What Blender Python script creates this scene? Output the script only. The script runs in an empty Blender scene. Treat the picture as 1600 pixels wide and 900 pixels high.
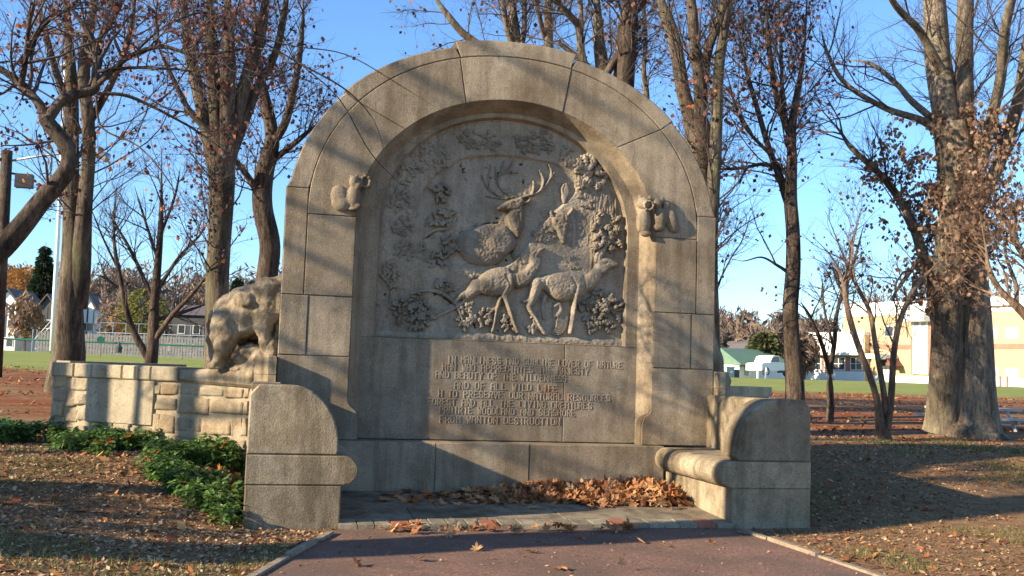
import bpy, math, random
import numpy as np
from mathutils import Matrix, Vector

# ------------------------------------------------------------------ camera, world, sun, exposure
sc = bpy.context.scene
COL = sc.collection
CAM = np.array([-2.4815, -10.9550, 1.4332])
YAW, PITCH, ROLL, FPX = 0.225734, 0.084912, 0.033560, 1560.24
_f = np.array([math.sin(YAW)*math.cos(PITCH), math.cos(YAW)*math.cos(PITCH), math.sin(PITCH)])
_r0 = np.array([math.cos(YAW), -math.sin(YAW), 0.0]); _u0 = np.cross(_r0, _f)
_r = math.cos(ROLL)*_r0 + math.sin(ROLL)*_u0
_u = -math.sin(ROLL)*_r0 + math.cos(ROLL)*_u0
cd = bpy.data.cameras.new('camera'); cam = bpy.data.objects.new('camera', cd); COL.objects.link(cam)
cd.sensor_width = 36.0; cd.lens = FPX/1600*36.0; cd.clip_start = .05; cd.clip_end = 3000
cam.matrix_world = Matrix(((_r[0], _u[0], -_f[0], CAM[0]), (_r[1], _u[1], -_f[1], CAM[1]), (_r[2], _u[2], -_f[2], CAM[2]), (0, 0, 0, 1)))
sc.camera = cam
SUN = np.array([1.0, .22, -.385]); SUN /= np.linalg.norm(SUN)          # direction the light travels
ELEV = math.asin(-SUN[2])
w = bpy.data.worlds.new('World'); sc.world = w; w.use_nodes = True
nt = w.node_tree; bg = nt.nodes['Background']
sky = nt.nodes.new('ShaderNodeTexSky'); sky.sky_type = 'NISHITA'; sky.sun_disc = False
sky.sun_elevation = ELEV; sky.sun_rotation = math.atan2(-SUN[0], -SUN[1])
sky.air_density = 1.0; sky.dust_density = 0; sky.ozone_density = 6.0; sky.altitude = 0
nt.links.new(sky.outputs[0], bg.inputs[0]); bg.inputs[1].default_value = .132
sl = bpy.data.lights.new('sun', 'SUN'); so = bpy.data.objects.new('sun', sl); COL.objects.link(so)
sl.energy = 5.0; sl.angle = math.radians(.55); sl.color = (1.0, .85, .64)
so.rotation_euler = Vector(SUN).to_track_quat('-Z', 'Y').to_euler(); so.location = (-30, -8, 20)
sc.view_settings.view_transform = 'Standard'; sc.view_settings.look = 'None'
sc.view_settings.exposure = 1.18; sc.view_settings.gamma = 1.0

# ------------------------------------------------------------------ helpers
rng = np.random.default_rng(7); random.seed(7)
def ray(x, y): return _f + _r*(x-800)/FPX - _u*(y-450)/FPX
def atY(x, y, Y=0.): d = ray(x, y); return CAM + d*((Y-CAM[1])/d[1])
def atZ(x, y, Z=0.): d = ray(x, y); return CAM + d*((Z-CAM[2])/d[2])
def atD(x, y, D): return CAM + ray(x, y)*D
_tz = np.array([(-400, 0), (-1.0, 0), (.5, .08), (2, .28), (4, .42), (7, .55), (10, .68), (20, 1.0), (45, 1.5), (80, 1.8), (900, 3.)])
def gz(x, y):
    x = np.asarray(x, float); y = np.asarray(y, float)
    z = np.interp(y, _tz[:, 0], _tz[:, 1])
    far = np.clip((y-6)/30, 0, 1)
    my = np.clip(y+1.9, 0, 9)
    mound = np.clip(np.where(x < 0, .165*my+.09*np.clip(-x-2.75, 0, 9), .13*my+.02*np.clip(x-2.75, 0, 9)), 0, np.where(x < 0, .43, .5))*np.clip((np.abs(x)-2.45)/.5, 0, 1)
    z = np.maximum(z, np.where(y < 9, mound, 0))
    return z + far*np.clip(-x-3, 0, 40)*.004 + .02*np.sin(x*.9+1.3)*np.sin(y*.8)*np.clip(np.abs(x)-3, 0, 1)

def link(o, parent=None):
    COL.objects.link(o)
    if parent is not None:
        o.parent = parent; o.matrix_parent_inverse = Matrix.Translation(-Vector(parent.location))
    return o
def mesh_np(name, V, Q=None, T=None, tint=None, smooth=False):
    """mesh from numpy arrays: V (n,3), quads (m,4), tris (k,3), tint per face"""
    me = bpy.data.meshes.new(name); V = np.ascontiguousarray(V, np.float32)
    Q = np.zeros((0, 4), np.int32) if Q is None else np.asarray(Q, np.int32)
    T = np.zeros((0, 3), np.int32) if T is None else np.asarray(T, np.int32)
    nl = Q.size + T.size; nf = len(Q)+len(T)
    me.vertices.add(len(V)); me.vertices.foreach_set('co', V.ravel())
    me.loops.add(nl); me.loops.foreach_set('vertex_index', np.concatenate([Q.ravel(), T.ravel()]).astype(np.int32))
    me.polygons.add(nf)
    st = np.concatenate([np.arange(len(Q))*4, Q.size+np.arange(len(T))*3]).astype(np.int32)
    me.polygons.foreach_set('loop_start', st)
    me.polygons.foreach_set('use_smooth', np.full(nf, smooth))
    if tint is not None:
        a = me.attributes.new('tint', 'FLOAT', 'FACE'); a.data.foreach_set('value', np.asarray(tint, np.float32))
    me.update(calc_edges=True); me.validate()
    return me
def add(name, me, mat, parent=None):
    o = bpy.data.objects.new(name, me); me.materials.append(mat) if not me.materials else None
    return link(o, parent)
def tag(o, label=None, cat=None, group=None, kind=None):
    if label: o['label'] = label
    if cat: o['category'] = cat
    if group: o['group'] = group
    if kind: o['kind'] = kind
    return o
def thing(name, loc, label, cat, group=None):
    o = bpy.data.objects.new(name, None); o.location = loc; o.empty_display_size = .2
    COL.objects.link(o); return tag(o, label, cat, group)
class MB:
    def __init__(s): s.v = []; s.f = []
    def poly(s, V, F):
        n = len(s.v); s.v += [tuple(map(float, p)) for p in V]; s.f += [tuple(i+n for i in f) for f in F]; return s
    def box(s, x0, x1, y0, y1, z0, z1, b=0.):
        c = [(x0, y0, z0), (x1, y0, z0), (x1, y1, z0), (x0, y1, z0), (x0, y0, z1), (x1, y0, z1), (x1, y1, z1), (x0, y1, z1)]
        return s.poly(c, [(0, 3, 2, 1), (4, 5, 6, 7), (0, 1, 5, 4), (1, 2, 6, 5), (2, 3, 7, 6), (3, 0, 4, 7)])
    def obox(s, O, ax, ay, az):
        """box from corner O with three edge vectors"""
        O, ax, ay, az = map(np.asarray, (O, ax, ay, az))
        c = [O, O+ax, O+ax+ay, O+ay, O+az, O+ax+az, O+ax+ay+az, O+ay+az]
        return s.poly(c, [(0, 3, 2, 1), (4, 5, 6, 7), (0, 1, 5, 4), (1, 2, 6, 5), (2, 3, 7, 6), (3, 0, 4, 7)])
    def prism(s, P, y0, y1, b=.01, both=False):
        """outline P in (x,z), front at y0, back at y1, front edge chamfered by b"""
        P = np.asarray(P, float)
        if area(P) < 0: P = P[::-1]
        n = len(P); I = inset(P, b) if b > 0 else P
        V = [(p[0], y0, p[1]) for p in I]; F = [tuple(range(n))]
        if b > 0:
            V += [(p[0], y0+b, p[1]) for p in P]
            F += [(i, i+n, (i+1) % n+n, (i+1) % n) for i in range(n)]; k = n
        else: k = 0
        m = len(V); V += [(p[0], y1, p[1]) for p in P]
        F += [(i+k, i+m, (i+1) % n+m, (i+1) % n+k) for i in range(n)]
        F += [tuple(range(m+n-1, m-1, -1))]
        return s.poly(V, F)
    def plan(s, P, z0, z1, b=.01):
        """outline P in (x,y), top at z1 chamfered"""
        P = np.asarray(P, float)
        if area(P) < 0: P = P[::-1]
        n = len(P); I = inset(P, b)
        V = [(p[0], p[1], z1) for p in I]+[(p[0], p[1], z1-b) for p in P]+[(p[0], p[1], z0) for p in P]
        F = [tuple(range(n))]+[(i+n, (i+1) % n+n, (i+1) % n, i) for i in range(n)]+[(i+2*n, (i+1) % n+2*n, (i+1) % n+n, i+n) for i in range(n)]
        return s.poly(V, F)
    def tube(s, P, R, n=8, caps=True):
        P = np.asarray(P, float); R = np.broadcast_to(np.asarray(R, float), (len(P),))
        V, Q = tubes(P[None], R[None], n)
        s.poly(V, [tuple(q) for q in Q])
        if caps:
            k = len(s.v)-len(V); s.f.append(tuple(k+i for i in range(n))[::-1]); s.f.append(tuple(k+(len(P)-1)*n+i for i in range(n)))
        return s
    def build(s, name, mat, parent=None, smooth=False):
        me = bpy.data.meshes.new(name); me.from_pydata(s.v, [], s.f)
        if smooth: me.polygons.foreach_set('use_smooth', [True]*len(me.polygons))
        me.update(); me.materials.append(mat)
        return link(bpy.data.objects.new(name, me), parent)
def area(P): x, y = P[:, 0], P[:, 1]; return .5*np.sum(x*np.roll(y, -1)-np.roll(x, -1)*y)
def inset(P, b):
    d = np.roll(P, -1, 0)-P; d /= np.linalg.norm(d, axis=1)[:, None]+1e-9
    nrm = np.stack([-d[:, 1], d[:, 0]], 1); n2 = nrm+np.roll(nrm, 1, 0)
    L = np.sum(n2*nrm, 1)[:, None]; return P+n2/np.maximum(L, .35)*b
def tubes(P, R, n):
    """P (N,K,3), R (N,K) -> verts, quads for N open tubes of n sides"""
    N, K, _ = P.shape
    T = np.gradient(P, axis=1); T /= np.linalg.norm(T, axis=2, keepdims=True)+1e-9
    ref = np.where(np.abs(T[:, :1, 2:3]) > .8, np.array([1., 0, 0]), np.array([0, 0, 1.]))
    ref = np.broadcast_to(ref, T.shape)
    A = np.cross(T, ref); A /= np.linalg.norm(A, axis=2, keepdims=True)+1e-9
    B = np.cross(T, A)
    th = np.arange(n)*2*math.pi/n
    V = P[:, :, None]+R[:, :, None, None]*(A[:, :, None]*np.cos(th)[None, None, :, None]+B[:, :, None]*np.sin(th)[None, None, :, None])
    i = np.arange(N)[:, None, None]*K*n+np.arange(K-1)[None, :, None]*n; j = np.arange(n)[None, None]
    a = i+j; b = i+(j+1) % n
    Q = np.stack([a, b, b+n, a+n], -1).reshape(-1, 4)
    return V.reshape(-1, 3), Q
def chaikin(P, it=2):
    P = np.asarray(P, float)
    for _ in range(it):
        q = np.roll(P, -1, 0); P = np.stack([.75*P+.25*q, .25*P+.75*q], 1).reshape(-1, P.shape[1])
    return P
def spline(P, n=6):
    """catmull-rom through the rows of P"""
    P = np.asarray(P, float)
    if len(P) < 3: return np.stack([P[0]+(P[-1]-P[0])*t for t in np.linspace(0, 1, n+1)])
    Q = np.vstack([2*P[0]-P[1], P, 2*P[-1]-P[-2]]); out = []
    for i in range(1, len(Q)-2):
        for t in np.arange(n)/n:
            a, b, c, d = Q[i-1:i+3]
            out.append(.5*(2*b+(c-a)*t+(2*a-5*b+4*c-d)*t*t+(3*b-a-3*c+d)*t**3))
    out.append(P[-1]); return np.array(out)
def vnoise(X, Y, s, seed=0):
    """smooth value noise on arrays"""
    r = np.random.default_rng(seed); G = r.random((64, 64))
    x = X/s; y = Y/s; i = np.floor(x).astype(int); j = np.floor(y).astype(int); u = x-i; v = y-j
    u = u*u*(3-2*u); v = v*v*(3-2*v); g = lambda a, b: G[a % 64, b % 64]
    return (g(i, j)*(1-u)+g(i+1, j)*u)*(1-v)+(g(i, j+1)*(1-u)+g(i+1, j+1)*u)*v

# ------------------------------------------------------------------ materials
def newmat(name):
    m = bpy.data.materials.new(name); m.use_nodes = True; nt = m.node_tree
    return m, nt, nt.nodes['Principled BSDF']
def N(nt, t, **k):
    n = nt.nodes.new('ShaderNode'+t)
    for a, b in k.items():
        if a in ('ins',): 
            for i, v in b.items(): n.inputs[i].default_value = v
        else: setattr(n, a, b)
    return n
def L(nt, a, b): nt.links.new(a, b)
def coords(nt, scale=(1, 1, 1), rot=(0, 0, 0)):
    g = N(nt, 'NewGeometry'); m = N(nt, 'Mapping'); m.inputs['Scale'].default_value = scale; m.inputs['Rotation'].default_value = rot
    L(nt, g.outputs['Position'], m.inputs['Vector']); return m.outputs[0]
def noise(nt, vec, scale, detail=6, rough=.6):
    n = N(nt, 'TexNoise'); n.inputs['Scale'].default_value = scale; n.inputs['Detail'].default_value = detail; n.inputs['Roughness'].default_value = rough
    L(nt, vec, n.inputs['Vector']); return n.outputs['Fac']
def ramp(nt, fac, stops):
    r = N(nt, 'ValToRGB'); e = r.color_ramp.elements
    while len(e) < len(stops): e.new(.5)
    for i, (p, c) in enumerate(stops): e[i].position = p; e[i].color = (*c, 1) if len(c) == 3 else c
    L(nt, fac, r.inputs[0]); return r.outputs[0]
def mix(nt, fac, a, b, mode='MIX'):
    m = N(nt, 'MixRGB'); m.blend_type = mode
    for i, v in ((0, fac), (1, a), (2, b)):
        if isinstance(v, (int, float)): m.inputs[i].default_value = v
        elif isinstance(v, tuple): m.inputs[i].default_value = (*v, 1)
        else: L(nt, v, m.inputs[i])
    return m.outputs[0]
def bump(nt, h, dist, strength=1., prev=None):
    b = N(nt, 'Bump'); b.inputs['Distance'].default_value = dist; b.inputs['Strength'].default_value = strength
    L(nt, h, b.inputs['Height'])
    if prev is not None: L(nt, prev, b.inputs['Normal'])
    return b.outputs[0]
def stone_mat(name, c1, c2, stain=.5, grit=.011, rust=0., pits=True, grit_scale=70, relief=1.):
    m, nt, p = newmat(name); v = coords(nt)
    col = ramp(nt, noise(nt, v, 1.6, 8, .65), [(.3, c1), (.7, c2)])
    col = mix(nt, .45, col, ramp(nt, noise(nt, v, 60, 6, .8), [(.34, (.16, .14, .11)), (.66, (.88, .82, .7))]), 'OVERLAY')
    vs = coords(nt, (5, 5, .55))
    st = ramp(nt, noise(nt, vs, 1.0, 7, .6), [(.45, (0, 0, 0)), (.6, (1, 1, 1))])
    col = mix(nt, mix(nt, 1., st, (stain, stain, stain), 'MULTIPLY'), col, mix(nt, 1., col, (.5, .47, .43), 'MULTIPLY'))
    big = ramp(nt, noise(nt, coords(nt, (1, 1, 1), (.4, .2, .1)), .8, 5, .6), [(.43, (0, 0, 0)), (.6, (1, 1, 1))])
    col = mix(nt, mix(nt, 1., big, (stain*.7,)*3, 'MULTIPLY'), col, mix(nt, 1., col, (.72, .66, .58), 'MULTIPLY'))
    ob = N(nt, 'ObjectInfo'); col = mix(nt, 1., col, ramp(nt, ob.outputs['Random'], [(0, (.8, .79, .78)), (.5, (1, .98, .95)), (1, (1.15, 1.13, 1.1))]), 'MULTIPLY')
    bl_ = ramp(nt, noise(nt, coords(nt, (1, 1, .8), (.9, .3, 0)), 3.2, 9, .72), [(.48, (0, 0, 0)), (.55, (.6, .6, .6)), (.64, (1, 1, 1))])
    col = mix(nt, mix(nt, 1., bl_, (stain,)*3, 'MULTIPLY'), col, mix(nt, 1., col, (.6, .57, .53), 'MULTIPLY'))
    li = ramp(nt, noise(nt, coords(nt, (1, 1, 1), (.2, .7, .5)), 11, 7, .75), [(.54, (0, 0, 0)), (.61, (.65, .65, .65))]); lm = ramp(nt, noise(nt, v, 1.1, 4), [(.46, (0, 0, 0)), (.58, (1, 1, 1))])
    col = mix(nt, mix(nt, 1., li, lm, 'MULTIPLY'), col, (.15, .14, .105))
    if rust:
        g = N(nt, 'NewGeometry'); mp = N(nt, 'Mapping'); mp.inputs['Location'].default_value = (-.62*1.3, 0, -1.2*2.2); mp.inputs['Scale'].default_value = (1.3, 0, 2.2)
        L(nt, g.outputs['Position'], mp.inputs['Vector'])
        ln = N(nt, 'VectorMath', operation='LENGTH'); L(nt, mp.outputs[0], ln.inputs[0])
        ad = N(nt, 'Math', operation='MULTIPLY_ADD'); L(nt, noise(nt, v, 3.5, 6, .7), ad.inputs[0]); ad.inputs[1].default_value = 1.6; 
        L(nt, ln.outputs['Value'], ad.inputs[2])
        rf = ramp(nt, ad.outputs[0], [(.62, (rust,)*3), (1.0, (0, 0, 0))])
        col = mix(nt, rf, col, (.2, .085, .04))
    L(nt, col, p.inputs['Base Color']); p.inputs['Roughness'].default_value = .9; p.inputs['Specular IOR Level'].default_value = .2
    b = bump(nt, noise(nt, v, grit_scale, 4, .75), grit)
    if pits:
        vo = N(nt, 'TexVoronoi'); vo.inputs['Scale'].default_value = 26; L(nt, v, vo.inputs['Vector'])
        b = bump(nt, ramp(nt, vo.outputs['Distance'], [(.05, (0, 0, 0)), (.16, (1, 1, 1))]), .004, .5, b)
    b = bump(nt, noise(nt, v, 9, 5, .6), .012*relief, .6, b)
    L(nt, b, p.inputs['Normal']); return m
def plain(name, c, rough=.7, metal=0., var=.25, scale=4, bmp=0., bscale=40, mapscale=(1, 1, 1)):
    m, nt, p = newmat(name); v = coords(nt, mapscale)
    lo = tuple(x*(1-var) for x in c); hi = tuple(min(1, x*(1+var)) for x in c)
    L(nt, ramp(nt, noise(nt, v, scale, 6, .6), [(.3, lo), (.7, hi)]), p.inputs['Base Color'])
    p.inputs['Roughness'].default_value = rough; p.inputs['Metallic'].default_value = metal
    if bmp: L(nt, bump(nt, noise(nt, v, bscale, 5, .65), bmp), p.inputs['Normal'])
    return m
def leaf_mat(name, stops, trans=.3, rough=.6, obj=False):
    m, nt, p = newmat(name)
    if obj: f = N(nt, 'ObjectInfo').outputs['Random']
    else: f = N(nt, 'Attribute', attribute_name='tint').outputs['Fac']
    col = ramp(nt, f, stops)
    v = coords(nt); col = mix(nt, .35, col, ramp(nt, noise(nt, v, 30, 4), [(.3, (.25, .22, .2)), (.7, (.75, .75, .75))]), 'OVERLAY')
    L(nt, col, p.inputs['Base Color']); p.inputs['Roughness'].default_value = rough; p.inputs['Specular IOR Level'].default_value = .3
    if trans:
        t = N(nt, 'BsdfTranslucent'); L(nt, col, t.inputs[0]); s = N(nt, 'MixShader'); s.inputs[0].default_value = trans
        o = nt.nodes['Material Output']; L(nt, p.outputs[0], s.inputs[1]); L(nt, t.outputs[0], s.inputs[2]); L(nt, s.outputs[0], o.inputs[0])
    return m
def bark_mat(name, c1, c2, moss=None, bmp=.03, stretch=.12, scale=9):
    m, nt, p = newmat(name); v = coords(nt, (1, 1, stretch*1.6))
    n1 = noise(nt, v, scale*1.5, 9, .72); v2 = coords(nt, (1, 1, .45)); n2 = noise(nt, v2, scale*4, 6, .7)
    col = ramp(nt, n1, [(.36, c1), (.62, c2)])
    col = mix(nt, .5, col, ramp(nt, n2, [(.35, (.12, .11, .1)), (.65, (.82, .78, .72))]), 'OVERLAY')
    big = ramp(nt, noise(nt, coords(nt, (1, 1, .35)), 1.7, 5), [(.42, (.55, .53, .5)), (.6, (1.1, 1.08, 1.05))]); col = mix(nt, 1., col, big, 'MULTIPLY')
    if moss:
        f = ramp(nt, noise(nt, coords(nt, (1, 1, .3)), 2.2, 5), [(.5, (0, 0, 0)), (.66, (.6, .6, .6))]); col = mix(nt, f, col, moss)
    L(nt, col, p.inputs['Base Color']); p.inputs['Roughness'].default_value = .92; p.inputs['Specular IOR Level'].default_value = .15
    b = bump(nt, n2, bmp*.5); L(nt, bump(nt, n1, bmp*1.6, 1., b), p.inputs['Normal']); return m
ST1, ST2 = (.27, .218, .158), (.44, .375, .285)
M = {}
M['stone'] = stone_mat('monument_stone', ST1, ST2, .55)
M['panel'] = stone_mat('relief_stone', (.25, .215, .17), (.36, .315, .255), .5, .008, 0, False, 45)
M['insc'] = stone_mat('inscription_stone', (.25, .205, .155), (.37, .315, .24), .55, .0025, .8, False, 70, .2)
M['bench'] = stone_mat('bench_stone', (.27, .225, .16), (.44, .385, .29), .85)
M['bear'] = stone_mat('sculpture_stone', (.27, .225, .165), (.46, .395, .295), .75, .014, 0, False, 30)
M['rubble'] = stone_mat('rubble_stone', (.3, .23, .15), (.47, .385, .27), .45, .012, 0, True, 45)
M['rubble2'] = stone_mat('rubble_stone_grey', (.28, .235, .165), (.44, .38, .285), .4, .012, 0, True, 45)
M['mortar'] = stone_mat('mortar', (.30, .25, .18), (.42, .37, .28), .4, .006, 0, False)
M['dark_mortar'] = stone_mat('old_joint', (.12, .095, .065), (.3, .25, .17), .4, .006, 0, False)
M['coping'] = stone_mat('coping_stone', (.38, .33, .24), (.5, .44, .33), .4)

# ------------------------------------------------------------------ ground
def ground_mat():
    m, nt, p = newmat('park_ground'); v = coords(nt)
    g = N(nt, 'NewGeometry'); sx = N(nt, 'SeparateXYZ'); L(nt, g.outputs['Position'], sx.inputs[0])
    soil = ramp(nt, noise(nt, v, 6, 8, .7), [(.3, (.16, .095, .05)), (.7, (.38, .245, .135))])
    soil = mix(nt, .5, soil, ramp(nt, noise(nt, v, 60, 5, .75), [(.35, (.2, .16, .13)), (.66, (.85, .72, .55))]), 'OVERLAY')
    # leaf litter under the trees
    lit = ramp(nt, noise(nt, coords(nt, (.5, 1.6, 1)), .9, 7, .65), [(.42, (0, 0, 0)), (.56, (1, 1, 1))])
    ym = N(nt, 'MapRange'); L(nt, sx.outputs[1], ym.inputs[0]); ym.inputs[1].default_value = 3.5; ym.inputs[2].default_value = 7.5
    litf = mix(nt, 1., lit, ym.outputs[0], 'MULTIPLY')
    col = mix(nt, litf, soil, ramp(nt, noise(nt, v, 18, 6, .7), [(.3, (.13, .035, .015)), (.55, (.27, .085, .03)), (.75, (.36, .17, .07))]))
    # worn grass in patches
    gp = ramp(nt, noise(nt, coords(nt, (.7, 1, 1)), .55, 6, .7), [(.52, (0, 0, 0)), (.66, (.45, .45, .45))])
    col = mix(nt, gp, col, ramp(nt, noise(nt, v, 40, 5), [(.3, (.10, .105, .03)), (.7, (.23, .2, .075))]))
    # lawn beyond the trees
    jm = N(nt, 'Math', operation='MULTIPLY_ADD'); L(nt, noise(nt, v, .35, 4), jm.inputs[0]); jm.inputs[1].default_value = 7; L(nt, sx.outputs[1], jm.inputs[2])
    xa = N(nt, 'Math', operation='MULTIPLY_ADD'); L(nt, sx.outputs[0], xa.inputs[0]); xa.inputs[1].default_value = -.1; L(nt, jm.outputs[0], xa.inputs[2])
    lf = N(nt, 'MapRange'); L(nt, xa.outputs[0], lf.inputs[0]); lf.inputs[1].default_value = 24.5; lf.inputs[2].default_value = 27
    lawn = ramp(nt, noise(nt, coords(nt, (.3, 1, 1)), 1.2, 8, .7), [(.3, (.18, .215, .04)), (.5, (.26, .28, .07)), (.72, (.34, .33, .11))])
    col = mix(nt, lf.outputs[0], col, lawn)
    L(nt, col, p.inputs['Base Color']); p.inputs['Roughness'].default_value = .95; p.inputs['Specular IOR Level'].default_value = .1
    b = bump(nt, noise(nt, v, 38, 6, .75), .03); b = bump(nt, noise(nt, v, 4, 5), .06, .6, b); L(nt, b, p.inputs['Normal']); return m
M['ground'] = ground_mat()
def axis(a, b, fine0, fine1, fs):
    c = [fine0-(fine0-a)*(t**2.2) for t in np.linspace(1, 0, 34)][:-1]
    return np.array(c+list(np.arange(fine0, fine1, fs))+[fine1+(b-fine1)*(t**2.2) for t in np.linspace(0, 1, 34)])
gx = axis(-900, 900, -9, 14, .3); gy = axis(-60, 1200, -9, 26, .3)
GX, GY = np.meshgrid(gx, gy); GZ = gz(GX, GY)
GZ = np.where((GX > -2.0) & (GX < 2.0) & (GY < .4) & (GY > -2.2), np.minimum(GZ, 0.0)-.02, GZ)
GZ += .012*(vnoise(GX+100, GY+100, .45, 3)-.5)*(np.abs(GX-.1) > 2.9)+.05*(vnoise(GX+300, GY+300, 1.7, 4)-.5)*((GX > 4) | (GY > 3))
nx, ny = len(gx), len(gy); ii = (np.arange(ny-1)[:, None]*nx+np.arange(nx-1)[None]).ravel()
tag(add('ground', mesh_np('ground', np.stack([GX, GY, GZ], -1).reshape(-1, 3), np.stack([ii, ii+1, ii+nx+1, ii+nx], 1), smooth=True), M['ground']), kind='structure')

def path_mat():
    m, nt, p = newmat('red_asphalt'); v = coords(nt)
    col = ramp(nt, noise(nt, v, 48, 8, .9), [(.36, (.05, .022, .014)), (.5, (.235, .115, .07)), (.64, (.5, .31, .23))])
    col = mix(nt, ramp(nt, noise(nt, v, 1.5, 6), [(.4, (0, 0, 0)), (.62, (.65, .65, .65))]), col, (.12, .078, .05))
    L(nt, col, p.inputs['Base Color']); p.inputs['Roughness'].default_value = .9
    L(nt, bump(nt, noise(nt, v, 75, 5, .85), .02), p.inputs['Normal']); return m
M['path'] = path_mat()
pe_l = np.array([(-1.93, -1.9), (-1.97, -2.12), (-2.2, -2.8), (-2.54, -3.82), (-3.1, -5.6), (-3.9, -8.5), (-5.0, -14), (-6, -20)])
pe_r = np.array([(1.88, -1.9), (1.88, -2.1), (1.9, -2.8), (1.94, -4.1), (2.0, -5.6), (2.1, -8.5), (2.4, -14), (2.6, -20)])
V = []; 
for a, b in zip(spline(pe_l, 6), spline(pe_r, 6)):
    for t in np.linspace(0, 1, 14): q = a+(b-a)*t; V.append((q[0], q[1], .012+.004*math.sin(q[0]*3+q[1])))
n = len(V)//14; ii = (np.arange(n-1)[:, None]*14+np.arange(13)[None]).ravel()
tag(add('path', mesh_np('path', np.array(V), np.stack([ii+14, ii+15, ii+1, ii], 1), smooth=True), M['path']), kind='structure')
M['edging'] = plain('weathered_edging_wood', (.27, .2, .13), .85, 0, .4, 14, .01, 30)
for nm, e, lab in (('l', pe_l, 'dark timber edging strip along the left side of the red path'), ('r', pe_r, 'pale timber edging strip along the right side of the red path')):
    S = spline(e[1:], 4); t = thing('path_edging', (S[0][0], S[0][1], 0), lab, 'edging', 'timber edgings of the path')
    for k in range(0, 12, 3):
        a, b = S[k]+(S[k+1]-S[k])*.06, S[k+3]-(S[k+3]-S[k+2])*.06; d = (b-a)/np.linalg.norm(b-a); pn = np.array([-d[1], d[0]])*.028
        MB().obox((a[0]-pn[0], a[1]-pn[1], -.05), (b[0]-a[0], b[1]-a[1], 0), (2*pn[0], 2*pn[1], 0), (0, 0, .085+.012*(k % 2))).build('plank', M['edging'], t)

# plaza floor between the benches: slabs and a border of pavers
fz = lambda y: .052+(y+1.9)*.046
M['slab'] = stone_mat('paving_slab', (.2, .165, .12), (.31, .265, .2), .7, .006)
M['paver'] = stone_mat('grey_paver', (.26, .23, .175), (.39, .35, .27), .6, .008)
M['redpaver'] = stone_mat('red_paver', (.34, .12, .075), (.46, .2, .13), .3, .005)
fl = tag(MB().poly([(-1.95, -1.66, fz(-1.66)-.012), (1.95, -1.66, fz(-1.66)-.012), (1.95, .1, fz(.1)-.012), (-1.95, .1, fz(.1)-.012)], [(0, 1, 2, 3)]).box(-1.93, 1.9, -1.885, -1.64, -.1, .035).build('plaza_floor', M['dark_mortar']), kind='structure')
def slab(x0, x1, y0, y1, g, mat, name, dz=0.):
    c = [(x0+g, y0+g), (x1-g, y0+g), (x1-g, y1-g), (x0+g, y1-g)]; I = inset(np.array(c), .005)
    j = random.uniform(-.004, .004)+dz
    Vv = [(p[0], p[1], fz(p[1])+j) for p in I]+[(p[0], p[1], fz(p[1])-.004+j) for p in c]+[(p[0], p[1], fz(p[1])-.06) for p in c]
    MB().poly(Vv, [(0, 1, 2, 3)]+[(i+4, (i+1) % 4+4, (i+1) % 4, i) for i in range(4)]+[(i+8, (i+1) % 4+8, (i+1) % 4+4, i+4) for i in range(4)]).build(name, mat, fl)
x = -1.9; k = 0; red = {3: 1, 8: 1, 15: 1, 20: 1}
while x < 1.87:
    wd = random.uniform(.15, .2); slab(x, min(x+wd, 1.89), -1.9, -1.66, .004, M['redpaver'] if k in red else M['paver'], 'paver', random.uniform(0, .006)); x += wd; k += 1
for r, (y0, y1) in enumerate(((-1.66, -1.1), (-1.1, -.55), (-.55, -.05))):
    xs = [-1.93, -1.2+.3*(r % 2), -.5+.3*(r % 2), .25+.25*(r % 2), 1.0+.2*(r % 2), 1.93]
    for a, b in zip(xs[:-1], xs[1:]): slab(a, b, y0, y1, .003, M['slab'], 'slab')

# ------------------------------------------------------------------ the memorial
mem = thing('memorial', (0, .4, 0), 'tall arched carved stone memorial slab with deer relief and inscription', 'memorial')
def arc(a, b, c, e, t0, t1, n):
    t = np.linspace(t0, t1, n); s = np.sin(t); k = np.abs(np.cos(t))
    return np.stack([a*np.sign(s)*np.abs(s)**(2/e), c+b*k**(2/e)], 1)
def t_of(a, e, x): return math.copysign(math.asin((abs(x)/a)**(e/2)), x)
IN = (1.74, 1.46, 3.08, 2.0); RJ = (2.27, 1.96, 3.09, 2.12); OU = (2.5, 2.08, 3.09, 2.13); CAP = (2.56, 2.145, 3.09, 2.13)
G = .003
stones = []; YB = .62
def seg(A, B, xa0, xa1, xb0, xb1, n=10):
    p = arc(*A, t_of(A[0], A[3], xa0), t_of(A[0], A[3], xa1), n); q = arc(*B, t_of(B[0], B[3], xb0), t_of(B[0], B[3], xb1), n)
    return np.vstack([p, q[::-1]])
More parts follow.
